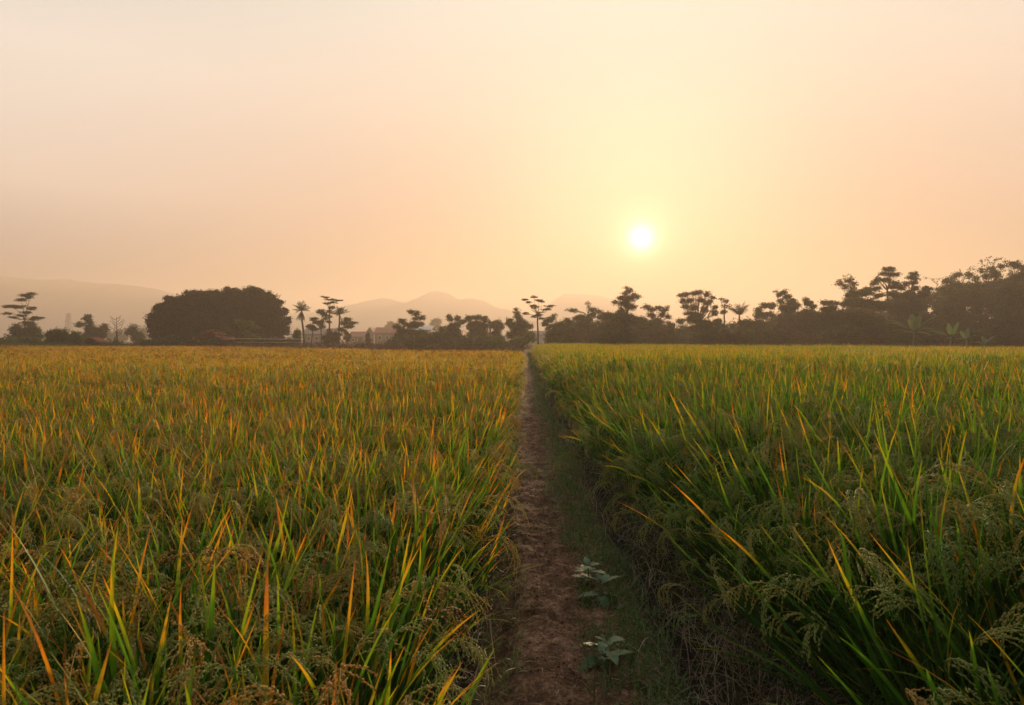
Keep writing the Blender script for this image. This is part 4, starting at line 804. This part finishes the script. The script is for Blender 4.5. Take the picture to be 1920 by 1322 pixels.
def house(name, label, d, x0, x1, ye, yr, roof_mat, wall_mat, depth=7, gable=False, windows=2, over=.4, group=None):
    """ye / yr: eave and ridge rows; gable=True turns the triangular end to the viewer"""
    m = d / FPX; cx = (x0 + x1) / 2; o3 = px(cx, HORIZON, d); o3.z = GZ; t = thing(name, label, 'house', o3, group); hw = (x1 - x0) * m / 2; ze = (HORIZON - ye) * m + CAMH - GZ; zr = (HORIZON - yr) * m + CAMH - GZ
    g = G(); w = hw - over; box(g, (-w, 0, -.1), (w, depth, ze - .02))
    if gable: g.add([(-w, 0.001, ze - .02), (w, 0.001, ze - .02), (0, 0.001, zr - .12), (-w, depth - .001, ze - .02), (w, depth - .001, ze - .02), (0, depth - .001, zr - .12)], None, [(0, 1, 2), (4, 3, 5)])
    wl = obj('wall', g.mesh('wall', wall_mat, smooth=False), t); g = G(); th = .12
    if gable: prof = [(-hw, ze - .1), (0, zr), (hw, ze - .1)]; quad = [[(a[0], -over, a[1]), (b[0], -over, b[1]), (b[0], depth + over, b[1]), (a[0], depth + over, a[1])] for a, b in zip(prof, prof[1:])]
    else: quad = [[(-hw, -over, ze - .1), (hw, -over, ze - .1), (hw, depth / 2, zr), (-hw, depth / 2, zr)], [(-hw, depth / 2, zr), (hw, depth / 2, zr), (hw, depth + over, ze - .1), (-hw, depth + over, ze - .1)]]
    for q in quad:
        V = q + [(a, b, c + th) for a, b, c in q]; g.add(V, [(3,2,1,0),(4,5,6,7),(0,1,5,4),(1,2,6,5),(2,3,7,6),(3,0,4,7)])
    obj('roof', g.mesh('roof', roof_mat, smooth=False), t)
    for k in range(windows):
        x = -w + 2 * w * (k + .7) / (windows + .4); g = G(); box(g, (x - .45, -.03, ze * .42), (x + .45, .06, ze * .75)); wn = obj('window', g.mesh('window', MAT_WHITE, smooth=False), t)
        g = G(); box(g, (x - .37, -.045, ze * .45), (x + .37, -.032, ze * .72)); obj('pane', g.mesh('pane', MAT_DARK, smooth=False), wn)
    g = G(); x = w * .55; box(g, (x - .45, -.04, 0), (x + .45, .05, 2.0)); obj('door', g.mesh('door', MAT_DARK, smooth=False), t)
house('house', 'pale house behind the slender trees right of the lone palm', 200, 566, 622, 626, 616, MAT_WALL, MAT_WALL, 8, False, 3)
house('house', 'low red-roofed house left of the pointed roof', 205, 652, 684, 631, 622, MAT_TILE, MAT_WALL, 8, False, 2)
house('house', 'house with a steep pointed gable among the red roofs', 235, 684, 703, 626, 614, MAT_TILE, MAT_WALL, 8, True, 1)
house('house', 'long red-roofed house right of the pointed gable', 225, 700, 752, 624, 614, MAT_TILE, MAT_WALL, 9, False, 3)
house('house', 'building with a pale metal roof behind the loose tree', 215, 764, 810, 618, 611, MAT_WHITE, MAT_WALL, 10, False, 3)
house('house', 'little gabled house under the trees left of the path end', 150, 928, 949, 632, 626, MAT_WALL, MAT_TILE, 5, True, 1)
house('house', 'white house seen behind the slim umbrella tree', 190, 994, 1034, 628, 621, MAT_WALL, MAT_WHITE, 8, False, 2)
def shelter():
    d = 98; m = d / FPX; o3 = px(173, HORIZON, d); o3.z = GZ; t = thing('field_shelter', 'small open field shelter with a red roof at the far left', 'shelter', o3); hw = 16 * m; ze = (HORIZON - 641) * m + CAMH - GZ; zr = (HORIZON - 633) * m + CAMH - GZ
    for x in (-hw * .8, hw * .8):
        for y in (0, 1.6): g = G(); tube(g, [(x, y, 0), (x, y, ze + .1)], .04, 6); obj('post', g.mesh('post', MAT_BARK), t)
    for a, b in (((-hw, ze), (-hw * .1, zr)), ((-hw * .1, zr), (hw, ze))):
        g = G(); q = [(a[0], -.3, a[1]), (b[0], -.3, b[1]), (b[0], 1.9, b[1]), (a[0], 1.9, a[1])]; V = q + [(u, v, w + .05) for u, v, w in q]; g.add(V, [(3,2,1,0),(4,5,6,7),(0,1,5,4),(1,2,6,5),(2,3,7,6),(3,0,4,7)]); obj('roof_slope', g.mesh('roof_slope', MAT_RED, smooth=False), t)
shelter()
def pylon():
    d = 380; m = d / FPX; o3 = px(129, HORIZON, d); o3.z = GZ; t = thing('lattice_tower', 'faint steel lattice tower in the haze at the far left', 'tower', o3); Ht = (HORIZON - 582) * m; w0, w1 = 1.9, .65; nl = 9; g = G()
    C = lambda k, q: np.array([(w0 + (w1 - w0) * k / nl) * (1 if q in (0, 1) else -1), (w0 + (w1 - w0) * k / nl) * (1 if q in (1, 2) else -1), Ht * k / nl])
    for q in range(4):
        l = G(); tube(l, [C(0, q), C(nl, q)], .10, 4); obj('leg', l.mesh('leg', MAT_STEEL), t)
        for k in range(nl):
            q2 = (q + 1) % 4; tube(g, [C(k, q), C(k + 1, q2)], .05, 4); tube(g, [C(k, q2), C(k + 1, q)], .05, 4); tube(g, [C(k + 1, q), C(k + 1, q2)], .05, 4)
    obj('bracing', g.mesh('bracing', MAT_STEEL), t)
pylon()
# ------------------------------------------------------------------ haze
def b_haze():
    v = N('ShaderNodeVolumePrincipled'); v.inputs['Color'].default_value = (0.73, 0.615, 0.505, 1); v.inputs['Density'].default_value = HAZE_DENSITY; v.inputs['Anisotropy'].default_value = 0.36
    return v.outputs[0]
hm = bpy.data.materials.new('haze'); hm.use_nodes = True; nt = hm.node_tree; nt.nodes.clear()
out = N('ShaderNodeOutputMaterial'); L(b_haze(), out.inputs['Volume'])
g = G(); box(g, (-1500, -700, GZ - 1.6), (1500, 1900, HAZE_TOP))
hz = obj('haze', g.mesh('haze', hm, smooth=False)); tag(hz, 'warm evening haze filling the air over the fields', 'haze', kind='stuff')
